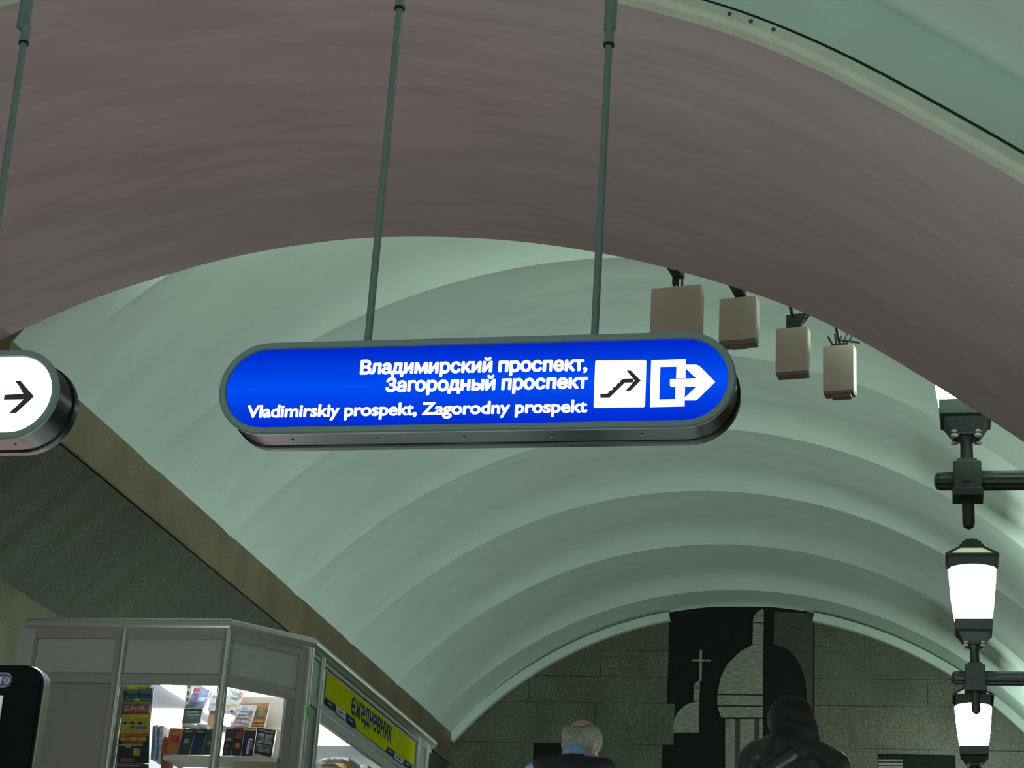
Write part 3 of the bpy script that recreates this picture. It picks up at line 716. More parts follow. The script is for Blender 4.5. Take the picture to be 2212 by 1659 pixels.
for P, m in (([(90, 560), (248, 665), (250, 775), (90, 655)], 'navy'), ([(258, 680), (412, 790), (410, 915), (265, 800)], 'paleblue'), ([(425, 800), (545, 900), (562, 1045), (440, 945)], 'navy'),
             ([(1070, 1330), (1178, 1410), (1160, 1490), (1050, 1400)], 'navy'), ([(1186, 1420), (1320, 1520), (1300, 1605), (1165, 1500)], 'paleblue'), ([(1322, 1530), (1450, 1625), (1440, 1690), (1300, 1585)], 'navy')):
    lg = ssurf('logo_plate', [zn(*p) for p in P], M[m], ban, 0.005, 0.002)
    cx_ = sum(p[0] for p in P)/4; cy_ = sum(p[1] for p in P)/4
    w_ = 34
    ink = 'navy' if m == 'paleblue' else 'paleblue'
    bm = bmesh.new()
    for k in range(4):
        xx = cx_-w_+k*2*w_/4; yy = cy_+(xx-cx_)*0.72
        prism(bm, [onS(*zn(*q), 0.003) for q in ((xx, yy-16), (xx+11, yy-8), (xx+11, yy+18), (xx, yy+10))], (0.001, 0, 0))
    link('logo_print', bm, M[ink], ban)
# roof, inner ceiling, inner walls
def slabpoly(name, z0, z1, m, ins=0.06):
    P = [Vector((Xl+ins, KY+ins, z0)), Vector((Xc-ins*0.3, KY+ins, z0)), Vector((XS-ins, YC2+ins*0.3, z0)), Vector((XS-ins, YB2-0.02, z0)), Vector((Xl+ins, YB2-0.02, z0))]
    bm = bmesh.new(); prism(bm, P, (0, 0, z1-z0)); return link(name, bm, m, kio)
slabpoly('roof', zt-0.05, zt-0.02, M['panel_low'])
CZ = zo+0.16
slabpoly('inner_ceiling', CZ, CZ+0.03, M['white'], 0.08)
slabpoly('kiosk_floor', FL+0.002, FL+0.05, M['panel_low'], 0.08)
link('back_wall', BX((Xl+0.08, YB2-0.06, FL), (XS-0.08, YB2-0.03, zt-0.05)), M['white'], kio)
link('back_wall', BX((Xl+0.05, KY+0.13, FL), (Xl+0.08, YB2-0.03, zt-0.05)), M['white'], kio)
for (xa, xb, y0, y1) in ((-5.40, -4.70, 13.35, 15.9), (-6.4, -5.9, 14.6, 16.6)):
    link('light_panel', BX((xa, y0, CZ-0.02), (xb, y1, CZ-0.001), 0.004), M['lightpanel'], kio)
for (xx, y0, y1) in ((-5.65, 13.5, 15.0),):
    bm = bmesh.new(); tube(bm, [(xx, y0, CZ-0.035), (xx, y1, CZ-0.035)], 0.022, 12); link('light_tube', bm, M['tube'], kio)
bm = bmesh.new(); p = onC(626, 1520, 0.06); tube(bm, [(p.x, p.y, p.z-0.35), (p.x, p.y, p.z+0.13)], 0.016, 12); link('light_tube', bm, M['tube'], kio)
# green toy blob on the kiosk post
p = onS(661, 1538, -0.03); bm = bmesh.new(); bmesh.ops.create_icosphere(bm, subdivisions=3, radius=0.03, matrix=Matrix.Translation((XS-0.02, YC2+0.02, p.z)) @ Matrix.Diagonal((0.8, 0.8, 1.7, 1)))
q = onC(662, 1535, -0.012); 
for v in bm.verts: v.co += Vector((q.x-(XS-0.02), q.y-(YC2+0.02), q.z-p.z))
link('green_sticker_ball', bm, M['green'], kio, True)

# --- printed goods behind the glass
_cm = {}
def cover(c, c2=None, sc=30):
    k = (c, c2, sc)
    if k not in _cm: _cm[k] = mat('cover_print', c, 0.35, var=0.5, col2=c2, scale=sc)
    return _cm[k]
PAPER = mat('paper_edge', (0.75, 0.74, 0.70), 0.7, var=0.1, scale=50)
def printed(name, cat, label, P, Y, m, th=0.012, group=None, lean=0.0, texts=(), bars=()):
    """a book or magazine whose front cover is the polygon P (photo pixels, tl tr br bl) standing at depth Y"""
    V = [atY(x, y, Y+(lean if i < 2 else 0)) for i, (x, y) in enumerate(P)]
    c = sum(V, Vector())/4; base = (V[2]+V[3])/2
    t = thing(name, label, cat, base, group)
    bm = bmesh.new(); prism(bm, [v+Vector((0, 0.0015, 0)) for v in V], (0, th, 0)); link('pages', bm, PAPER, t)
    bm = bmesh.new(); prism(bm, V, (0, 0.0015, 0)); cv = link('cover', bm, m, t)
    def uv(u, v): # u to the right, v downwards, 0..1
        a = V[0].lerp(V[1], u); b = V[3].lerp(V[2], u); return a.lerp(b, v)+Vector((0, -0.0008, 0))
    for (txt, u0, u1, v0, hh, mm) in texts:
        p0, p1 = uv(u0, v0), uv(u1, v0); up = (uv(u0, 0)-uv(u0, 1)); place_text('title', txt, p0, p1, up, up.length*hh, mm, cv, 0.02, 0, 1, 0.0006)
    for (u0, u1, v0, v1, mm) in bars:
        bm = bmesh.new(); prism(bm, [uv(u0, v0), uv(u1, v0), uv(u1, v1), uv(u0, v1)], (0, -0.0005, 0)); link('print_block', bm, mm, cv)
    return t
def C_(r, g, b): return cover((r, g, b), (r*0.5, g*0.5, b*0.5), 40)
dk = C_(0.03, 0.04, 0.06); wh = C_(0.75, 0.75, 0.75); rd = C_(0.5, 0.03, 0.03); yl = C_(0.65, 0.6, 0.02)
G1 = 'magazines in the window rack'
def zz(x, y): return (220+x/7.9, 1450+y/7.9)
# rack board behind the magazines
rack = thing('magazine_rack', 'narrow wire magazine rack inside the kiosk window, beside the left tube post', 'rack', onF(290, 1659, 0.14))
a = onF(262, 1478, 0.11); b = onF(329, 1478, 0.11)
link('rack_back', BX((a.x+0.015, KY+0.15, FL+1.0), (b.x-0.01, KY+0.158, a.z-0.02)), M['alu_dull'], rack)
for xx in (a.x+0.005, b.x-0.002):
    bm = bmesh.new(); tube(bm, [(xx, KY+0.154, FL+0.05), (xx, KY+0.154, a.z-0.01)], 0.006, 8); link('rack_wire', bm, M['alu'], rack)
for k in range(5):
    zk = a.z-0.30-0.145*k
    if zk > FL+1: bm = bmesh.new(); tube(bm, [(a.x+0.01, KY+0.085, zk), (b.x-0.01, KY+0.085, zk)], 0.004, 6); tube(bm, [(a.x+0.005, KY+0.154, zk), (a.x+0.01, KY+0.085, zk)], 0.004, 6); tube(bm, [(b.x-0.002, KY+0.154, zk), (b.x-0.01, KY+0.085, zk)], 0.004, 6); link('rack_wire', bm, M['alu'], rack)
blk = C_(0.01, 0.015, 0.02)
def mg(lbl, P, k, m, **kw): return printed('magazine', 'magazine', lbl, [zz(*p) for p in P], KY+0.135-0.009*k, m, 0.005, G1, 0.0, **kw)
mg('yellow-topped magazine at the very top of the window rack', [(372, 215), (835, 205), (835, 330), (370, 335)], 0, wh, bars=[(0.0, 1.0, 0.38, 0.85, yl)])
mg('grey-blue magazine with large dark serif title, near top of rack', [(368, 325), (858, 290), (850, 560), (350, 560)], 1, cover((0.09, 0.17, 0.21), (0.07, 0.13, 0.17), 20),
   texts=[('Forbes', 0.04, 0.97, 0.60, 0.5, blk)], bars=[(0.42, 0.60, 0.62, 0.82, yl)])
mg('red and grey computer magazine, third down in the window rack', [(345, 530), (812, 520), (805, 780), (320, 790)], 2, cover((0.20, 0.19, 0.19), (0.15, 0.03, 0.03), 25),
   texts=[('CHIP', 0.1, 0.82, 0.56, 0.30, C_(0.7, 0.6, 0.6))], bars=[(0.0, 1.0, 0.03, 0.09, yl), (0.0, 0.95, 0.65, 0.78, rd)])
mg('yellow magazine with dark picture spots, fourth down in the window rack', [(335, 740), (818, 735), (812, 1080), (305, 1080)], 3, cover((0.42, 0.40, 0.03), (0.30, 0.26, 0.03), 18),
   bars=[(0.38, 0.95, 0.04, 0.14, yl), (0.1, 0.22, 0.36, 0.52, dk), (0.34, 0.46, 0.38, 0.50, dk), (0.6, 0.72, 0.36, 0.5, dk), (0.36, 0.5, 0.56, 0.7, rd), (0.55, 0.92, 0.58, 0.74, C_(0.2, 0.2, 0.3)), (0.1, 0.9, 0.8, 0.86, C_(0.3, 0.35, 0.2))])
mg('dark magazine with orange and yellow heading, lowest in window rack', [(300, 1070), (808, 1065), (800, 1570), (262, 1570)], 4, cover((0.012, 0.03, 0.03), (0.006, 0.012, 0.02), 12),
   bars=[(0.02, 0.98, 0.0, 0.09, C_(0.55, 0.10, 0.02)), (0.05, 0.9, 0.11, 0.24, cover((0.4, 0.36, 0.03), (0.25, 0.13, 0.02), 25)), (0.12, 0.8, 0.26, 0.36, cover((0.22, 0.14, 0.04), (0.2, 0.03, 0.02), 30)), (0.25, 0.42, 0.4, 0.47, yl), (0.5, 0.72, 0.5, 0.74, cover((0.4, 0.36, 0.03), (0.1, 0.1, 0.02), 20)), (0.1, 0.55, 0.82, 0.96, cover((0.3, 0.08, 0.02), (0.05, 0.04, 0.04), 20))])
mg('red-edged magazine just below the dark one, cut by bottom picture edge', [(262, 1590), (795, 1585), (790, 1900), (240, 1900)], 5, cover((0.10, 0.02, 0.03), (0.02, 0.02, 0.05), 15))
# shelf unit: boards, uprights
zs = atY(470, 1640, KY+0.42).z
sh = thing('display_shelf', 'cream book shelf with perforated uprights behind the kiosk glass', 'shelf', (-5.2, KY+0.5, FL+0.05))
YSH = KY+0.39
xa_, xb_ = atY(352, 1640, YSH).x, atY(597, 1645, YSH).x
CRM = mat('cream_shelf', (0.62, 0.58, 0.48), 0.5, var=0.05, scale=8)
z_s = (atY(470, 1633, YSH).z)
link('shelf_board', BX((xa_, YSH, z_s-0.036), (xb_, YSH+0.26, z_s)), CRM, sh)
link('shelf_board', BX((xa_, YSH+0.02, z_s-0.45), (xb_, YSH+0.26, z_s-0.42)), CRM, sh)
z_u = atY(530, 1571, YSH+0.14).z
link('shelf_board', BX((xa_+0.1, YSH+0.12, z_u-0.012), (xb_, YSH+0.26, z_u)), CRM, sh)
for x in (xa_+0.03, xb_-0.01):
    bm = bmesh.new(); box(bm, (x-0.018, YSH+0.26, FL+0.05), (x+0.018, YSH+0.285, CZ)); link('upright', bm, CRM, sh)
    for k in range(12):
        link('slot', BX((x-0.006, YSH+0.255, z_s+0.05+0.05*k), (x+0.006, YSH+0.262, z_s+0.078+0.05*k)), M['icon_dark'], sh)
link('shelf_back', BX(((xa_+xb_)/2+0.0, YSH+0.285, z_s-0.5), (xb_-0.02, YSH+0.292, CZ-0.10)), mat('taupe_board', (0.45, 0.40, 0.34), 0.6, var=0.08, scale=10), sh)
def zb(x, y): return (380+x/8.3375, 1460+y/8.3375)
G2 = 'books standing on the kiosk shelf'
YK = YSH+0.06
def bk(lbl, P, Y, m, th=0.02, f=zb, g=G2, **kw): return printed('book', 'book', lbl, [f(*p) for p in P], Y, m, th, g, 0.05, **kw)
bk('orange book with red block, leftmost on the kiosk shelf', [(1165, 970), (1375, 975), (1285, 1425), (1075, 1425)], YK, cover((0.42, 0.17, 0.03), (0.30, 0.10, 0.02), 15), f=zz, bars=[(0.12, 0.95, 0.28, 0.52, rd)])
bk('dark green book with pale figure, second on the kiosk shelf', [(1385, 985), (1600, 985), (1490, 1425), (1285, 1425)], YK-0.012, cover((0.02, 0.07, 0.05), (0.01, 0.02, 0.03), 10), f=zz, bars=[(0.2, 0.8, 0.05, 0.14, C_(0.4, 0.35, 0.1)), (0.3, 0.7, 0.38, 0.56, C_(0.3, 0.33, 0.25))])
bk('navy blue book with small yellow title, third on the kiosk shelf', [(1610, 985), (1800, 985), (1700, 1425), (1490, 1425)], YK-0.002, cover((0.02, 0.03, 0.12), (0.01, 0.015, 0.05), 8), f=zz, bars=[(0.15, 0.8, 0.06, 0.15, C_(0.4, 0.3, 0.1))])
bk('dark green book with orange shape, just left of the corner tube', [(1805, 985), (2000, 985), (1900, 1425), (1705, 1425)], YK-0.012, cover((0.03, 0.08, 0.04), (0.01, 0.02, 0.02), 12), f=zz, bars=[(0.25, 0.75, 0.5, 0.62, C_(0.5, 0.2, 0.08)), (0.1, 0.7, 0.06, 0.10, C_(0.2, 0.35, 0.1))])
bk('black book with red and blue spots, just right of the corner tube', [(905, 950), (1060, 945), (990, 1430), (830, 1430)], YK-0.01, cover((0.025, 0.03, 0.05), (0.01, 0.01, 0.015), 10), bars=[(0.2, 0.8, 0.36, 0.46, C_(0.35, 0.35, 0.33)), (0.2, 0.6, 0.6, 0.74, C_(0.3, 0.04, 0.03)), (0.1, 0.5, 0.8, 0.92, C_(0.05, 0.08, 0.3))])
bk('black book with red top and orange flame on the kiosk shelf', [(1060, 925), (1235, 935), (1165, 1430), (1000, 1430)], YK-0.02, cover((0.03, 0.02, 0.02), (0.01, 0.01, 0.01), 10), bars=[(0.0, 1.0, 0.0, 0.1, C_(0.35, 0.02, 0.03)), (0.2, 0.85, 0.16, 0.40, cover((0.30, 0.10, 0.04), (0.06, 0.02, 0.01), 20)), (0.3, 0.75, 0.56, 0.76, C_(0.6, 0.15, 0.04))])
bk('black book with yellow title and pale glowing figure on shelf', [(1235, 935), (1455, 945), (1380, 1435), (1170, 1435)], YK-0.01, cover((0.01, 0.015, 0.05), (0.005, 0.005, 0.01), 10), bars=[(0.05, 1.0, 0.02, 0.09, yl), (0.5, 0.85, 0.38, 0.44, C_(0.3, 0.9, 0.8)), (0.42, 0.62, 0.46, 0.95, C_(0.5, 0.5, 0.85)), (0.6, 0.88, 0.46, 0.8, C_(0.3, 0.14, 0.08))])
bk('grey photo-covered book on a black ground, rightmost on the shelf', [(1470, 925), (1800, 985), (1715, 1470), (1400, 1395)], YK-0.035, cover((0.03, 0.04, 0.035), (0.01, 0.015, 0.012), 15), bars=[(0.1, 0.9, 0.06, 0.14, C_(0.2, 0.23, 0.2)), (0.1, 0.46, 0.2, 0.56, cover((0.36, 0.40, 0.36), (0.05, 0.06, 0.05), 22)), (0.5, 0.9, 0.2, 0.56, cover((0.42, 0.46, 0.42), (0.05, 0.06, 0.05), 22)), (0.08, 0.92, 0.6, 0.88, cover((0.26, 0.3, 0.27), (0.04, 0.05, 0.04), 22))])
G3 = 'books on the upper kiosk shelf'
YU = YSH+0.165
bk('blue and red illustrated book high in the left kiosk window', [(330, 220), (610, 250), (490, 575), (190, 575)], YU, cover((0.25, 0.38, 0.75), (0.12, 0.10, 0.14), 9), 0.03, g=G3, bars=[(0.0, 0.45, 0.0, 0.14, C_(0.8, 0.12, 0.2)), (0.05, 0.45, 0.25, 0.36, C_(0.5, 0.2, 0.1)), (0.5, 0.95, 0.42, 0.68, C_(0.7, 0.8, 0.95))])
bk('dark green book with pale title under the blue one', [(140, 600), (480, 590), (430, 850), (110, 855)], YU-0.03, cover((0.03, 0.10, 0.07), (0.03, 0.06, 0.05), 12), 0.03, g=G3, bars=[(0.18, 0.8, 0.12, 0.28, C_(0.35, 0.4, 0.33)), (0.22, 0.85, 0.38, 0.48, C_(0.3, 0.36, 0.28)), (0.38, 0.72, 0.6, 0.68, C_(0.15, 0.4, 0.1))])
bk('white book with blue heading, cut by the corner tube', [(650, 300), (790, 300), (740, 620), (570, 620)], YU, wh, 0.03, g=G3, bars=[(0.2, 0.9, 0.2, 0.32, C_(0.3, 0.4, 0.6)), (0.15, 0.8, 0.6, 0.7, C_(0.35, 0.35, 0.4))])
bk('tan illustrated book beneath the white one, by corner tube', [(600, 625), (760, 600), (700, 900), (560, 900)], YU-0.02, cover((0.5, 0.25, 0.1), (0.35, 0.3, 0.25), 10), 0.03, g=G3)
bk('tall white book with blue and yellow lines right of the corner tube', [(960, 170), (1245, 235), (1050, 700), (850, 660)], YU, wh, 0.025, g=G3, bars=[(0.3, 0.75, 0.2, 0.30, C_(0.2, 0.5, 0.6)), (0.3, 0.78, 0.38, 0.47, C_(0.2, 0.35, 0.5)), (0.75, 1.0, 0.15, 0.4, C_(0.75, 0.35, 0.2)), (0.35, 0.85, 0.6, 0.7, C_(0.6, 0.6, 0.15)), (0.55, 0.85, 0.85, 0.94, rd)])
bk('white book with red lettering lines in the chamfered window', [(1150, 525), (1440, 520), (1310, 925), (1030, 870)], YU-0.06, wh, 0.035, g=G3, texts=[('БРОСИТЬ', 0.1, 0.97, 0.72, 0.10, rd), ('КУРИТЬ', 0.1, 0.97, 0.93, 0.10, rd)], bars=[(0.15, 0.7, 0.30, 0.37, C_(0.15, 0.35, 0.5)), (0.15, 0.65, 0.47, 0.54, C_(0.15, 0.35, 0.5)), (0.7, 0.95, 0.25, 0.52, C_(0.6, 0.2, 0.2))])
bk('orange and brown illustrated book behind the white one', [(1180, 500), (1690, 490), (1580, 945), (1150, 930)], YU-0.02, cover((0.40, 0.14, 0.04), (0.10, 0.05, 0.03), 12), 0.02, g=G3, bars=[(0.5, 0.95, 0.22, 0.6, cover((0.25, 0.2, 0.08), (0.04, 0.05, 0.04), 25)), (0.42, 0.98, 0.66, 0.78, C_(0.55, 0.3, 0.05)), (0.42, 0.98, 0.82, 0.9, C_(0.5, 0.25, 0.05))])
for i, P in enumerate(([(130, 860), (355, 875), (340, 935), (125, 895)], [(385, 865), (560, 875), (545, 945), (370, 900)])):
    V = [atY(*zb(*p), YK-0.02) for p in P]; bm = bmesh.new(); prism(bm, V, (0, 0.12, 0)); tag(link('paperback', bm, PAPER, None), ['pale paperback lying on top of the standing books, nearer the rack', 'pale paperback lying on top of the books, nearer the corner tube'][i], 'book', 'paperbacks lying on top')
# leaning stack of magazines between rack and shelf
G4 = 'magazines stacked left of the shelf'
for i, (c, P) in enumerate((((0.25, 0.45, 0.85), [(330, 1568), (335, 1568), (331, 1640), (325, 1640)]), ((0.8, 0.82, 0.9), [(336, 1566), (341, 1566), (336, 1640), (332, 1640)]), ((0.2, 0.3, 0.75), [(342, 1570), (345, 1570), (340, 1640), (337, 1640)]), ((0.85, 0.8, 0.82), [(346, 1568), (353, 1568), (346, 1650), (341, 1650)]), ((0.5, 0.08, 0.06), [(354, 1592), (359, 1592), (351, 1660), (347, 1660)]))):
    V = [atY(x, y, YSH+0.05) for x, y in P]; bm = bmesh.new(); prism(bm, V, (0, 0.2, 0))
    tag(link('magazine', bm, C_(*c)), ['blue spine magazine standing outermost next to the rack', 'white magazine standing next to the rack', 'deep blue magazine between two white ones', 'pinkish white magazine left of the shelf edge', 'dark red magazine against the left shelf end'][i], 'magazine', G4)
# side window: ledge with small goods
lz = atX(720, 1657, XS-0.25).z-0.16
ls = tag(link('side_shelf', BX((XS-0.5, ya+0.05, lz-0.03), (XS-0.12, yb-0.1, lz)), CRM), 'cream shelf inside the long side window under the yellow banner', 'shelf')
for i, x in enumerate((696, 708, 718)):
    p = atX(x, 1655, XS-0.2); t = thing('jar', 'small black jar with orange band, %s of three in side window' % ('nearest', 'middle', 'farthest')[i], 'jar', (XS-0.2, p.y, lz), 'black jars in the side window')
    zt_ = atX(x, 1650, XS-0.2).z
    bm = bmesh.new(); tube(bm, [(XS-0.2, p.y, lz), (XS-0.2, p.y, zt_-0.02), (XS-0.2, p.y, zt_-0.005)], [0.028, 0.028, 0.02], 14); link('body', bm, dk, t)
    bm = bmesh.new(); tube(bm, [(XS-0.2, p.y, zt_-0.05), (XS-0.2, p.y, zt_-0.022)], 0.029, 14); link('band', bm, C_(0.8, 0.25, 0.06), t)
def crate(lbl, x0, x1, y0, y1, off, m, w_=0.2):
    a = atX(x0, y0, XS-off); b = atX(x1, y0, XS-off)
    return tag(link('box', BX((XS-off-w_, a.y, lz if y1 is None else atX(x0, y1, XS-off).z), (XS-off, b.y, a.z), 0.006), m), lbl, 'box')
crate('orange cardboard box on the side window shelf', 752, 792, 1645, None, 0.2, cover((0.75, 0.42, 0.15), (0.65, 0.35, 0.12), 15))
crate('white box on top of the orange cardboard box', 754, 780, 1636, 1645, 0.21, wh, 0.15)
crate('dark grey box between the jars and the orange box', 726, 750, 1650, None, 0.2, C_(0.15, 0.15, 0.17))
crate('small white box right of the orange box, at the rail', 795, 812, 1652, None, 0.2, wh)
bm = bmesh.new()
for q, (x, y, r) in enumerate(((700, 1645, 0.035), (710, 1644, 0.045), (722, 1643, 0.04), (735, 1643, 0.04), (743, 1645, 0.03))):
    p = atX(x, y, XS-0.22); bmesh.ops.create_icosphere(bm, subdivisions=2, radius=r, matrix=Matrix.Translation(p) @ Matrix.Diagonal((1, 1.8, 0.5, 1)))
tag(link('paper_bag', bm, wh, None, True), 'crumpled white paper bag lying on the jars in the side window', 'bag')

# ================================================================== INFORMATION TERMINAL, left foreground
YI = 3.2
pr = atY(74, 1560, YI).x; pz = atY(30, 1437, YI).z
ter = thing('info_terminal', 'black information terminal with rounded top and purple badge, left picture edge', 'terminal', (pr-0.4, YI, FL*1/nst*1))
zbot = FL/nst*2
def rounded(x0, x1, z0, z1, r, y):
    P = [Vector((x0, y, z0)), Vector((x1, y, z0))]
    for i in range(9): a = PI/2*i/8; P.append(Vector((x1-r+r*math.cos(a), y, z1-r+r*math.sin(a))))
    for i in range(9): a = PI/2+PI/2*i/8; P.append(Vector((x0+r+r*math.cos(a), y, z1-r+r*math.sin(a))))
    return P
bm = bmesh.new(); prism(bm, rounded(pr-0.8, pr, zbot, pz, 0.032, YI), (0, 0.016, 0)); link('front_panel', bm, M['black'], ter)
bm = bmesh.new(); prism(bm, rounded(pr-0.797, pr+0.003, zbot, pz+0.002, 0.034, YI+0.016), (0, 0.022, 0)); o = link('chrome_side', bm, mat('chrome', (0.8, 0.9, 0.8), 0.3, 1.0, var=0.05, scale=10), ter); smooth_by_angle(o); o['label'] = 'bright chrome edge'
def pill(x0, y0, x1, y1, Y, n=10):
    a = atY(x1, y0, Y); b = atY(x1, y1, Y); r = (a.z-b.z)/2; xl_ = atY(x0, y0, Y).x; xr_ = a.x; zc = (a.z+b.z)/2; P = []
    for i in range(n+1): t = -PI/2+PI*i/n; P.append(Vector((xr_-r+r*math.cos(t), Y, zc+r*math.sin(t))))
    for i in range(n+1): t = PI/2+PI*i/n; P.append(Vector((xl_+r+r*math.cos(t), Y, zc+r*math.sin(t))))
    return P
bm = bmesh.new(); prism(bm, pill(-150, 1453.5, 29, 1485.5, YI), (0, -0.002, 0)); bd = link('badge_rim', bm, M['badge_white'], ter)
bm = bmesh.new(); prism(bm, pill(-148, 1455.3, 27, 1483.6, YI-0.002), (0, -0.001, 0)); link('badge', bm, M['purple'], bd)
bm = bmesh.new()
prism(bm, [atY(x, y, YI-0.003) for x, y in ((-4, 1462), (7, 1461), (2, 1478), (-9, 1478))], (0, -0.001, 0))
def ringpx(cx, cy, ro, ri, Y, th, bm):
    n = 20
    for i in range(n):
        a0, a1 = 2*PI*i/n, 2*PI*(i+1)/n
        P = [(cx+ro[0]*math.cos(a0), cy+ro[1]*math.sin(a0)), (cx+ro[0]*math.cos(a1), cy+ro[1]*math.sin(a1)), (cx+ri[0]*math.cos(a1), cy+ri[1]*math.sin(a1)), (cx+ri[0]*math.cos(a0), cy+ri[1]*math.sin(a0))]
        prism(bm, [atY(x, y, Y) for x, y in P], (0, -th, 0))
ringpx(15, 1470, (6.8, 7.8), (5, 6), YI-0.003, 0.001, bm); ringpx(16.5, 1470, (3.8, 4.8), (2, 2.8), YI-0.003, 0.001, bm)
link('badge_print', bm, M['badge_white'], bd)
a = atY(8, 1503, YI)
link('screen', BX((pr-0.7, YI-0.003, zbot+0.9), (a.x, YI+0.002, a.z)), M['screen'], ter)

# ================================================================== PEOPLE
SKIN = mat('skin', (0.52, 0.27, 0.17), 0.5, var=0.15, scale=25)
SKIN2 = mat('pale_skin', (0.50, 0.32, 0.24), 0.5, var=0.12, scale=25)
def blob(name, caps, m, parent, vox=0.011, smooth_it=6, cuts=()):
    """closed skin around capsules (p0, p1, r0, r1) and ellipsoids (centre, radii, rotation), fused by voxel remesh"""
    bm = bmesh.new()
    for c in caps:
        tmp = bmesh.new()
        if len(c) == 4:
            p0, p1, r0, r1 = Vector(c[0]), Vector(c[1]), c[2], c[3]
            for p, r in ((p0, r0), (p1, r1)): bmesh.ops.create_icosphere(tmp, subdivisions=2, radius=r, matrix=Matrix.Translation(p))
            h = bmesh.ops.convex_hull(tmp, input=tmp.verts[:])
            bmesh.ops.delete(tmp, geom=[g for g in h['geom_interior'] if isinstance(g, bmesh.types.BMVert)], context='VERTS')
        else:
            mt = Matrix.Translation(Vector(c[0])) @ (c[2] if len(c) > 2 else Matrix.Identity(4)) @ Matrix.Diagonal((*c[1], 1))
            bmesh.ops.create_icosphere(tmp, subdivisions=3, radius=1, matrix=mt)
        me = bpy.data.meshes.new('tmp'); tmp.to_mesh(me); tmp.free(); bm.from_mesh(me); bpy.data.meshes.remove(me)
    me = bpy.data.meshes.new('raw'); bm.to_mesh(me); bm.free(); o = bpy.data.objects.new('raw', me); COL.objects.link(o)
    md = o.modifiers.new('r', 'REMESH'); md.mode = 'VOXEL'; md.voxel_size = vox; md.use_smooth_shade = True
    sm = o.modifiers.new('s', 'SMOOTH'); sm.iterations = smooth_it; sm.factor = 0.5
    me2 = bpy.data.meshes.new_from_object(o.evaluated_get(bpy.context.evaluated_depsgraph_get()))
    bpy.data.objects.remove(o); bpy.data.meshes.remove(me)
    b2 = bmesh.new(); b2.from_mesh(me2); bpy.data.meshes.remove(me2)
    for (co, no) in cuts:
        bmesh.ops.bisect_plane(b2, geom=b2.verts[:]+b2.edges[:]+b2.faces[:], plane_co=co, plane_no=no, clear_outer=True)
    return link(name, b2, m, parent, True, False)
def xf(pts, T):
    out = []
    for c in pts:
        if len(c) == 4: out.append((T @ Vector(c[0]), T @ Vector(c[1]), c[2], c[3]))
        else: out.append((T @ Vector(c[0]), c[1], T.to_3x3().to_4x4() @ (c[2] if len(c) > 2 else Matrix.Identity(4))))
    return out
def hand(wrist, d, nrm, side, curl=0.5, s=1.0):
    """palm, four unequal fingers with two bends and a thumb; d = direction of fingers, nrm = palm side"""
    d = Vector(d).normalized(); nrm = Vector(nrm).normalized(); x = d.cross(nrm).normalized()*side; w = Vector(wrist); L_ = []
    for k, (off, ln, r) in enumerate(((-0.030, 0.068, 0.0085), (-0.010, 0.078, 0.009), (0.011, 0.073, 0.0088), (0.031, 0.058, 0.0078))):
        L_.append((w+x*off*0.45*s, w+(d*0.085+x*off)*s, 0.015*s, 0.011*s))
        p = w+(d*0.088+x*off)*s; a = curl*0.5
        for q, f_ in enumerate((0.45, 0.32, 0.25)):
            dd = (d*math.cos(a)+nrm*math.sin(a)); p2 = p+dd*ln*f_*s; L_.append((p, p2, r*s*(1-0.08*q), r*s*(0.93-0.08*q))); p = p2; a += curl*0.75
    t0 = w+(d*0.025-x*0.028)*s; t1 = t0+(d*0.030-x*0.028+nrm*0.012)*s; t2 = t1+(d*0.030-x*0.008+nrm*0.010)*s
    L_ += [(t0, t1, 0.014*s, 0.0115*s), (t1, t2, 0.011*s, 0.009*s)]
    return L_
def R3(ax, deg): return Matrix.Rotation(math.radians(deg), 4, ax)
def head_caps(T, s=1.0):
    """face towards local +Y, origin at the base of the skull"""
    L_ = [((0, -0.005, 0.115), (0.075*s, 0.095*s, 0.092*s)), ((0, 0.035, 0.055), (0.060*s, 0.066*s, 0.078*s)), ((0, 0.052, 0.012), (0.034*s, 0.036*s, 0.028*s)),
          ((0, 0.095, 0.085), (0, 0.112, 0.058), 0.010, 0.014), ((-0.008, 0.098, 0.030), (0.008, 0.098, 0.030), 0.010, 0.010),
          ((-0.032, 0.078, 0.098), (0.032, 0.078, 0.098), 0.016, 0.016)]
    for sx in (-1, 1):
        L_.append(((sx*0.079, -0.004, 0.082), (sx*0.087, -0.018, 0.098), 0.010, 0.012)); L_.append(((sx*0.078, 0.0, 0.060), (sx*0.080, -0.004, 0.078), 0.008, 0.011))
    return xf(L_, T)
def person(label, X, Y, H, turn, parts):
    t = thing('person', label, 'person', (X, Y, FL))
    T = Matrix.Translation((X, Y, FL)) @ R3('Z', turn) @ Matrix.Scale(H/1.75, 4)
    return t, T
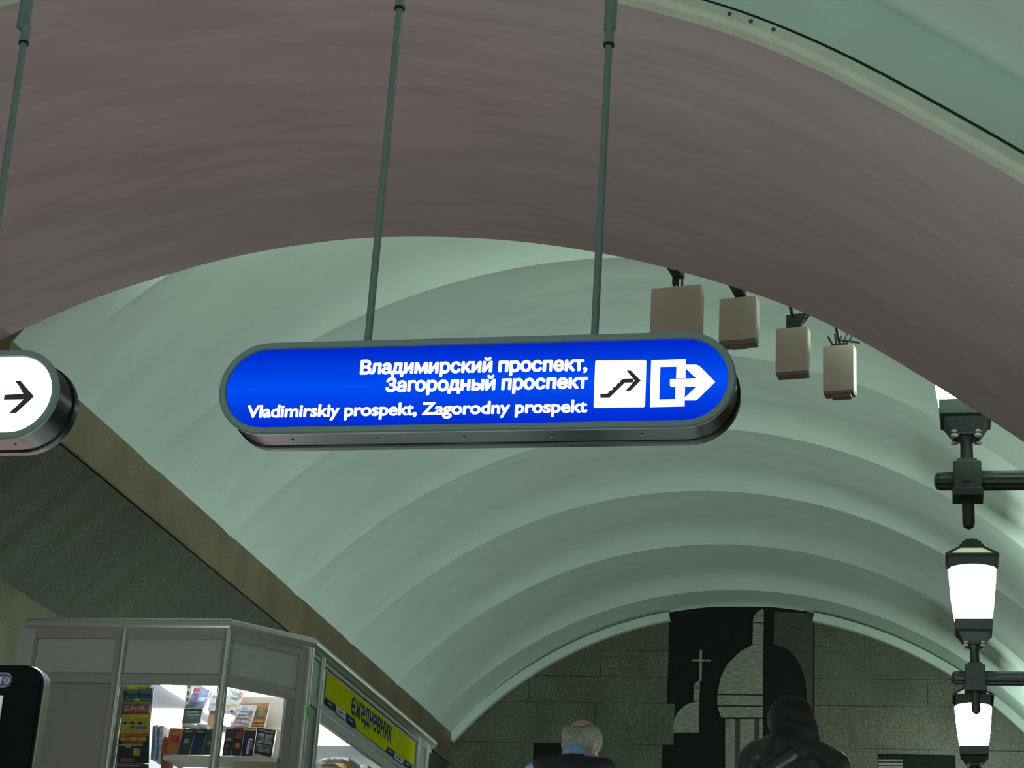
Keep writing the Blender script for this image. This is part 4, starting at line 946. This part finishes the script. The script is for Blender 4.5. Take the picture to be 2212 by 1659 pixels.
# ---- man: bald crown, grey hair, dark waistcoat over a pale blue shirt, hand raised to his ear
MXP = atY(1252, 1553, 8.9)
man, T = person('balding grey-haired man from behind in black waistcoat and light blue shirt, hand raised to ear', MXP.x-0.02, 8.9, 1.75, -6, None)
hz_ = MXP.z-FL-0.182
HT = T @ Matrix.Translation((-0.020, 0.075, hz_)) @ R3('Z', -16) @ R3('X', -24) @ R3('Y', 8)
sc = 1.0
legs = []
for sx in (-1, 1):
    legs += [((sx*0.09, 0, 0.90), (sx*0.10, 0.02, 0.50), 0.085, 0.058), ((sx*0.10, 0.02, 0.50), (sx*0.105, -0.01, 0.09), 0.055, 0.038), ((sx*0.105, -0.02, 0.05), (sx*0.11, 0.15, 0.035), 0.042, 0.032)]
armsL = [((-0.180, 0, 1.365), (-0.25, -0.02, 1.12), 0.050, 0.040), ((-0.25, -0.02, 1.12), (-0.25, 0.07, 0.87), 0.038, 0.026)]
WR_ = Vector((0.128, 0.10, 1.365)); EL = Vector((0.25, 0.15, 1.17))
armsR = [((0.172, 0.02, 1.35), EL, 0.046, 0.040), (EL, WR_, 0.038, 0.027)]
handR = hand(WR_, (-0.35, -0.25, 0.9), (-1, 0.25, 0.1), 1, 0.7, 0.86); handL = hand((-0.25, 0.075, 0.86), (0.05, 0.1, -1), (1, 0, 0), -1, 0.5)
torso = [((0, -0.005, 0.95), (0.15, 0.11, 0.12)), ((0, -0.005, 1.12), (0.155, 0.115, 0.17)), ((0, -0.01, 1.29), (0.165, 0.12, 0.15)), ((-0.150, 0, 1.39), (0.150, 0, 1.385), 0.046, 0.046), ((0, -0.02, 1.38), (0, 0.05, 1.46), 0.060, 0.056)]
body = blob('body', xf(legs+torso+armsL+armsR+handR+handL, T)+head_caps(HT, 1.0), SKIN, man, 0.0085, 4)
TR = mat('dark_trousers', (0.02, 0.022, 0.028), 0.8, var=0.2, scale=40)
SHIRT = mat('light_blue_shirt', (0.20, 0.34, 0.62), 0.7, var=0.08, scale=30)
VEST = mat('black_waistcoat', (0.008, 0.009, 0.012), 0.85, var=0.3, scale=60)
HAIR = mat('grey_hair', (0.24, 0.235, 0.19), 0.8, var=0.45, scale=60, bump=0.5, stretch=(3, 3, 0.7))
def grow(caps, g): return [(c[0], c[1], c[2]+g, c[3]+g) if len(c) == 4 else (c[0], tuple(v+g for v in c[1]), *c[2:]) for c in caps]
blob('trousers', xf(grow([legs[0], legs[1], legs[3], legs[4]]+[torso[0]], 0.016), T), TR, man, 0.014, 4, [(T @ Vector((0, 0, 0.07)), (0, 0, -1)), (T @ Vector((0, 0, 1.0)), (0, 0, 1))])
blob('shoe', xf(grow([legs[2]], 0.012), T), VEST, man, 0.01, 2, [(T @ Vector((0, 0, 0.002)), (0, 0, -1))]); blob('shoe', xf(grow([legs[5]], 0.012), T), VEST, man, 0.01, 2, [(T @ Vector((0, 0, 0.002)), (0, 0, -1))])
blob('shirt', xf(grow(torso[1:4]+armsL+armsR[:1]+[(EL, EL.lerp(WR_, 0.72), 0.036, 0.028)], 0.012)+[((0, -0.012, 1.39), (-0.005, 0.03, 1.452), 0.076, 0.066)], T), SHIRT, man, 0.009, 3)
blob('waistcoat', xf(grow(torso[0:3], 0.026)+[((-0.140, -0.002, 1.392), (0.150, -0.002, 1.385), 0.066, 0.064), ((-0.135, -0.01, 1.30), (0.14, -0.01, 1.30), 0.085, 0.085)], T), VEST, man, 0.011, 4, [(T @ Vector((0, 0, 0.93)), (0, 0, -1))])
HI = HT
blob('hair', xf([((0, -0.018, 0.092), (0.0815, 0.092, 0.074), R3('X', 22)), ((0, -0.062, 0.055), (0.055, 0.038, 0.055)), ((0.057, -0.012, 0.120), (0.034, 0.078, 0.066)), ((-0.057, -0.012, 0.120), (0.034, 0.078, 0.066)), ((0, -0.056, 0.106), (0.068, 0.048, 0.056))], HI), HAIR, man, 0.007, 3)
# ---- woman: long black hair, black leather jacket
WXP = atY(1715, 1495, 8.5)
wom, T = person('person from behind with long black hair and shiny black leather jacket', WXP.x-0.005, 8.5, WXP.z-FL+0.03, 18, None)
T = T
HT = T @ Matrix.Translation((-0.01, 0.02, 1.485)) @ R3('Z', 14) @ R3('X', -4)
armsLw = [((-0.165, 0, 1.40), (-0.24, -0.01, 1.13), 0.045, 0.036), ((-0.24, -0.01, 1.13), (-0.19, 0.14, 0.93), 0.034, 0.024)]
armsRw = [((0.165, 0, 1.40), (0.24, -0.02, 1.12), 0.045, 0.036), ((0.24, -0.02, 1.12), (0.25, 0.06, 0.88), 0.034, 0.024)]
handRw = hand((0.25, 0.065, 0.87), (0, 0.1, -1), (-1, 0, 0), 1, 0.5, 0.92); handLw = hand((-0.19, 0.145, 0.925), (0.1, 0.7, -0.6), (0.8, 0.2, 0), -1, 0.6, 0.92)
torsow = [((0, 0, 0.95), (0.155, 0.11, 0.12)), ((0, 0, 1.12), (0.125, 0.095, 0.17)), ((0, 0, 1.29), (0.145, 0.105, 0.15)), ((-0.145, 0, 1.41), (0.145, 0, 1.41), 0.045, 0.045), ((0, -0.015, 1.40), (0, 0.015, 1.51), 0.050, 0.046)]
blob('body', xf(legs+torsow+armsLw+armsRw+handRw+handLw, T)+head_caps(HT, 0.95), SKIN2, wom, 0.0085, 4)
LEA = mat('black_leather', (0.018, 0.021, 0.020), 0.42, var=0.25, scale=14, bump=0.35, coat=0.25)
HAIRB = mat('black_hair', (0.003, 0.003, 0.004), 0.7, var=0.3, scale=50, bump=0.4, stretch=(4, 4, 0.4))
blob('trousers', xf(grow([legs[0], legs[1], legs[3], legs[4]]+[torsow[0]], 0.014), T), TR, wom, 0.014, 4, [(T @ Vector((0, 0, 0.07)), (0, 0, -1))])
blob('shoe', xf(grow([legs[2]], 0.012), T), VEST, wom, 0.01, 2, [(T @ Vector((0, 0, 0.002)), (0, 0, -1))]); blob('shoe', xf(grow([legs[5]], 0.012), T), VEST, wom, 0.01, 2, [(T @ Vector((0, 0, 0.002)), (0, 0, -1))])
folds = []
for k, (x0, z0, x1, z1) in enumerate(((-0.03, 1.42, -0.19, 1.30), (0.08, 1.36, -0.08, 1.20), (0.17, 1.36, 0.20, 1.26))):
    folds.append(((x0, -0.118, z0), (x1, -0.112, z1), 0.026, 0.022))
blob('jacket', xf(grow(torsow[0:4], 0.042)+grow(armsLw, 0.034)+grow(armsRw, 0.036)+[((0, -0.035, 1.44), (0, -0.01, 1.475), 0.088, 0.085), ((0.06, -0.01, 1.455), (0.185, 0, 1.405), 0.080, 0.072), ((-0.06, -0.01, 1.455), (-0.180, 0, 1.395), 0.080, 0.070), ((0.195, 0, 1.41), (0.066, 0.07, 0.060))]+folds, T), LEA, wom, 0.009, 9, [(T @ Vector((0, 0, 0.85)), (0, 0, -1))])
blob('hair', xf([((0, -0.022, 0.112), (0.106, 0.112, 0.106)), ((0, -0.055, 0.05), (0.114, 0.078, 0.105)), ((-0.035, -0.075, -0.02), (0.095, 0.060, 0.10)), ((0.060, -0.055, -0.01), (0.062, 0.060, 0.095))], HT), HAIRB, wom, 0.009, 3)
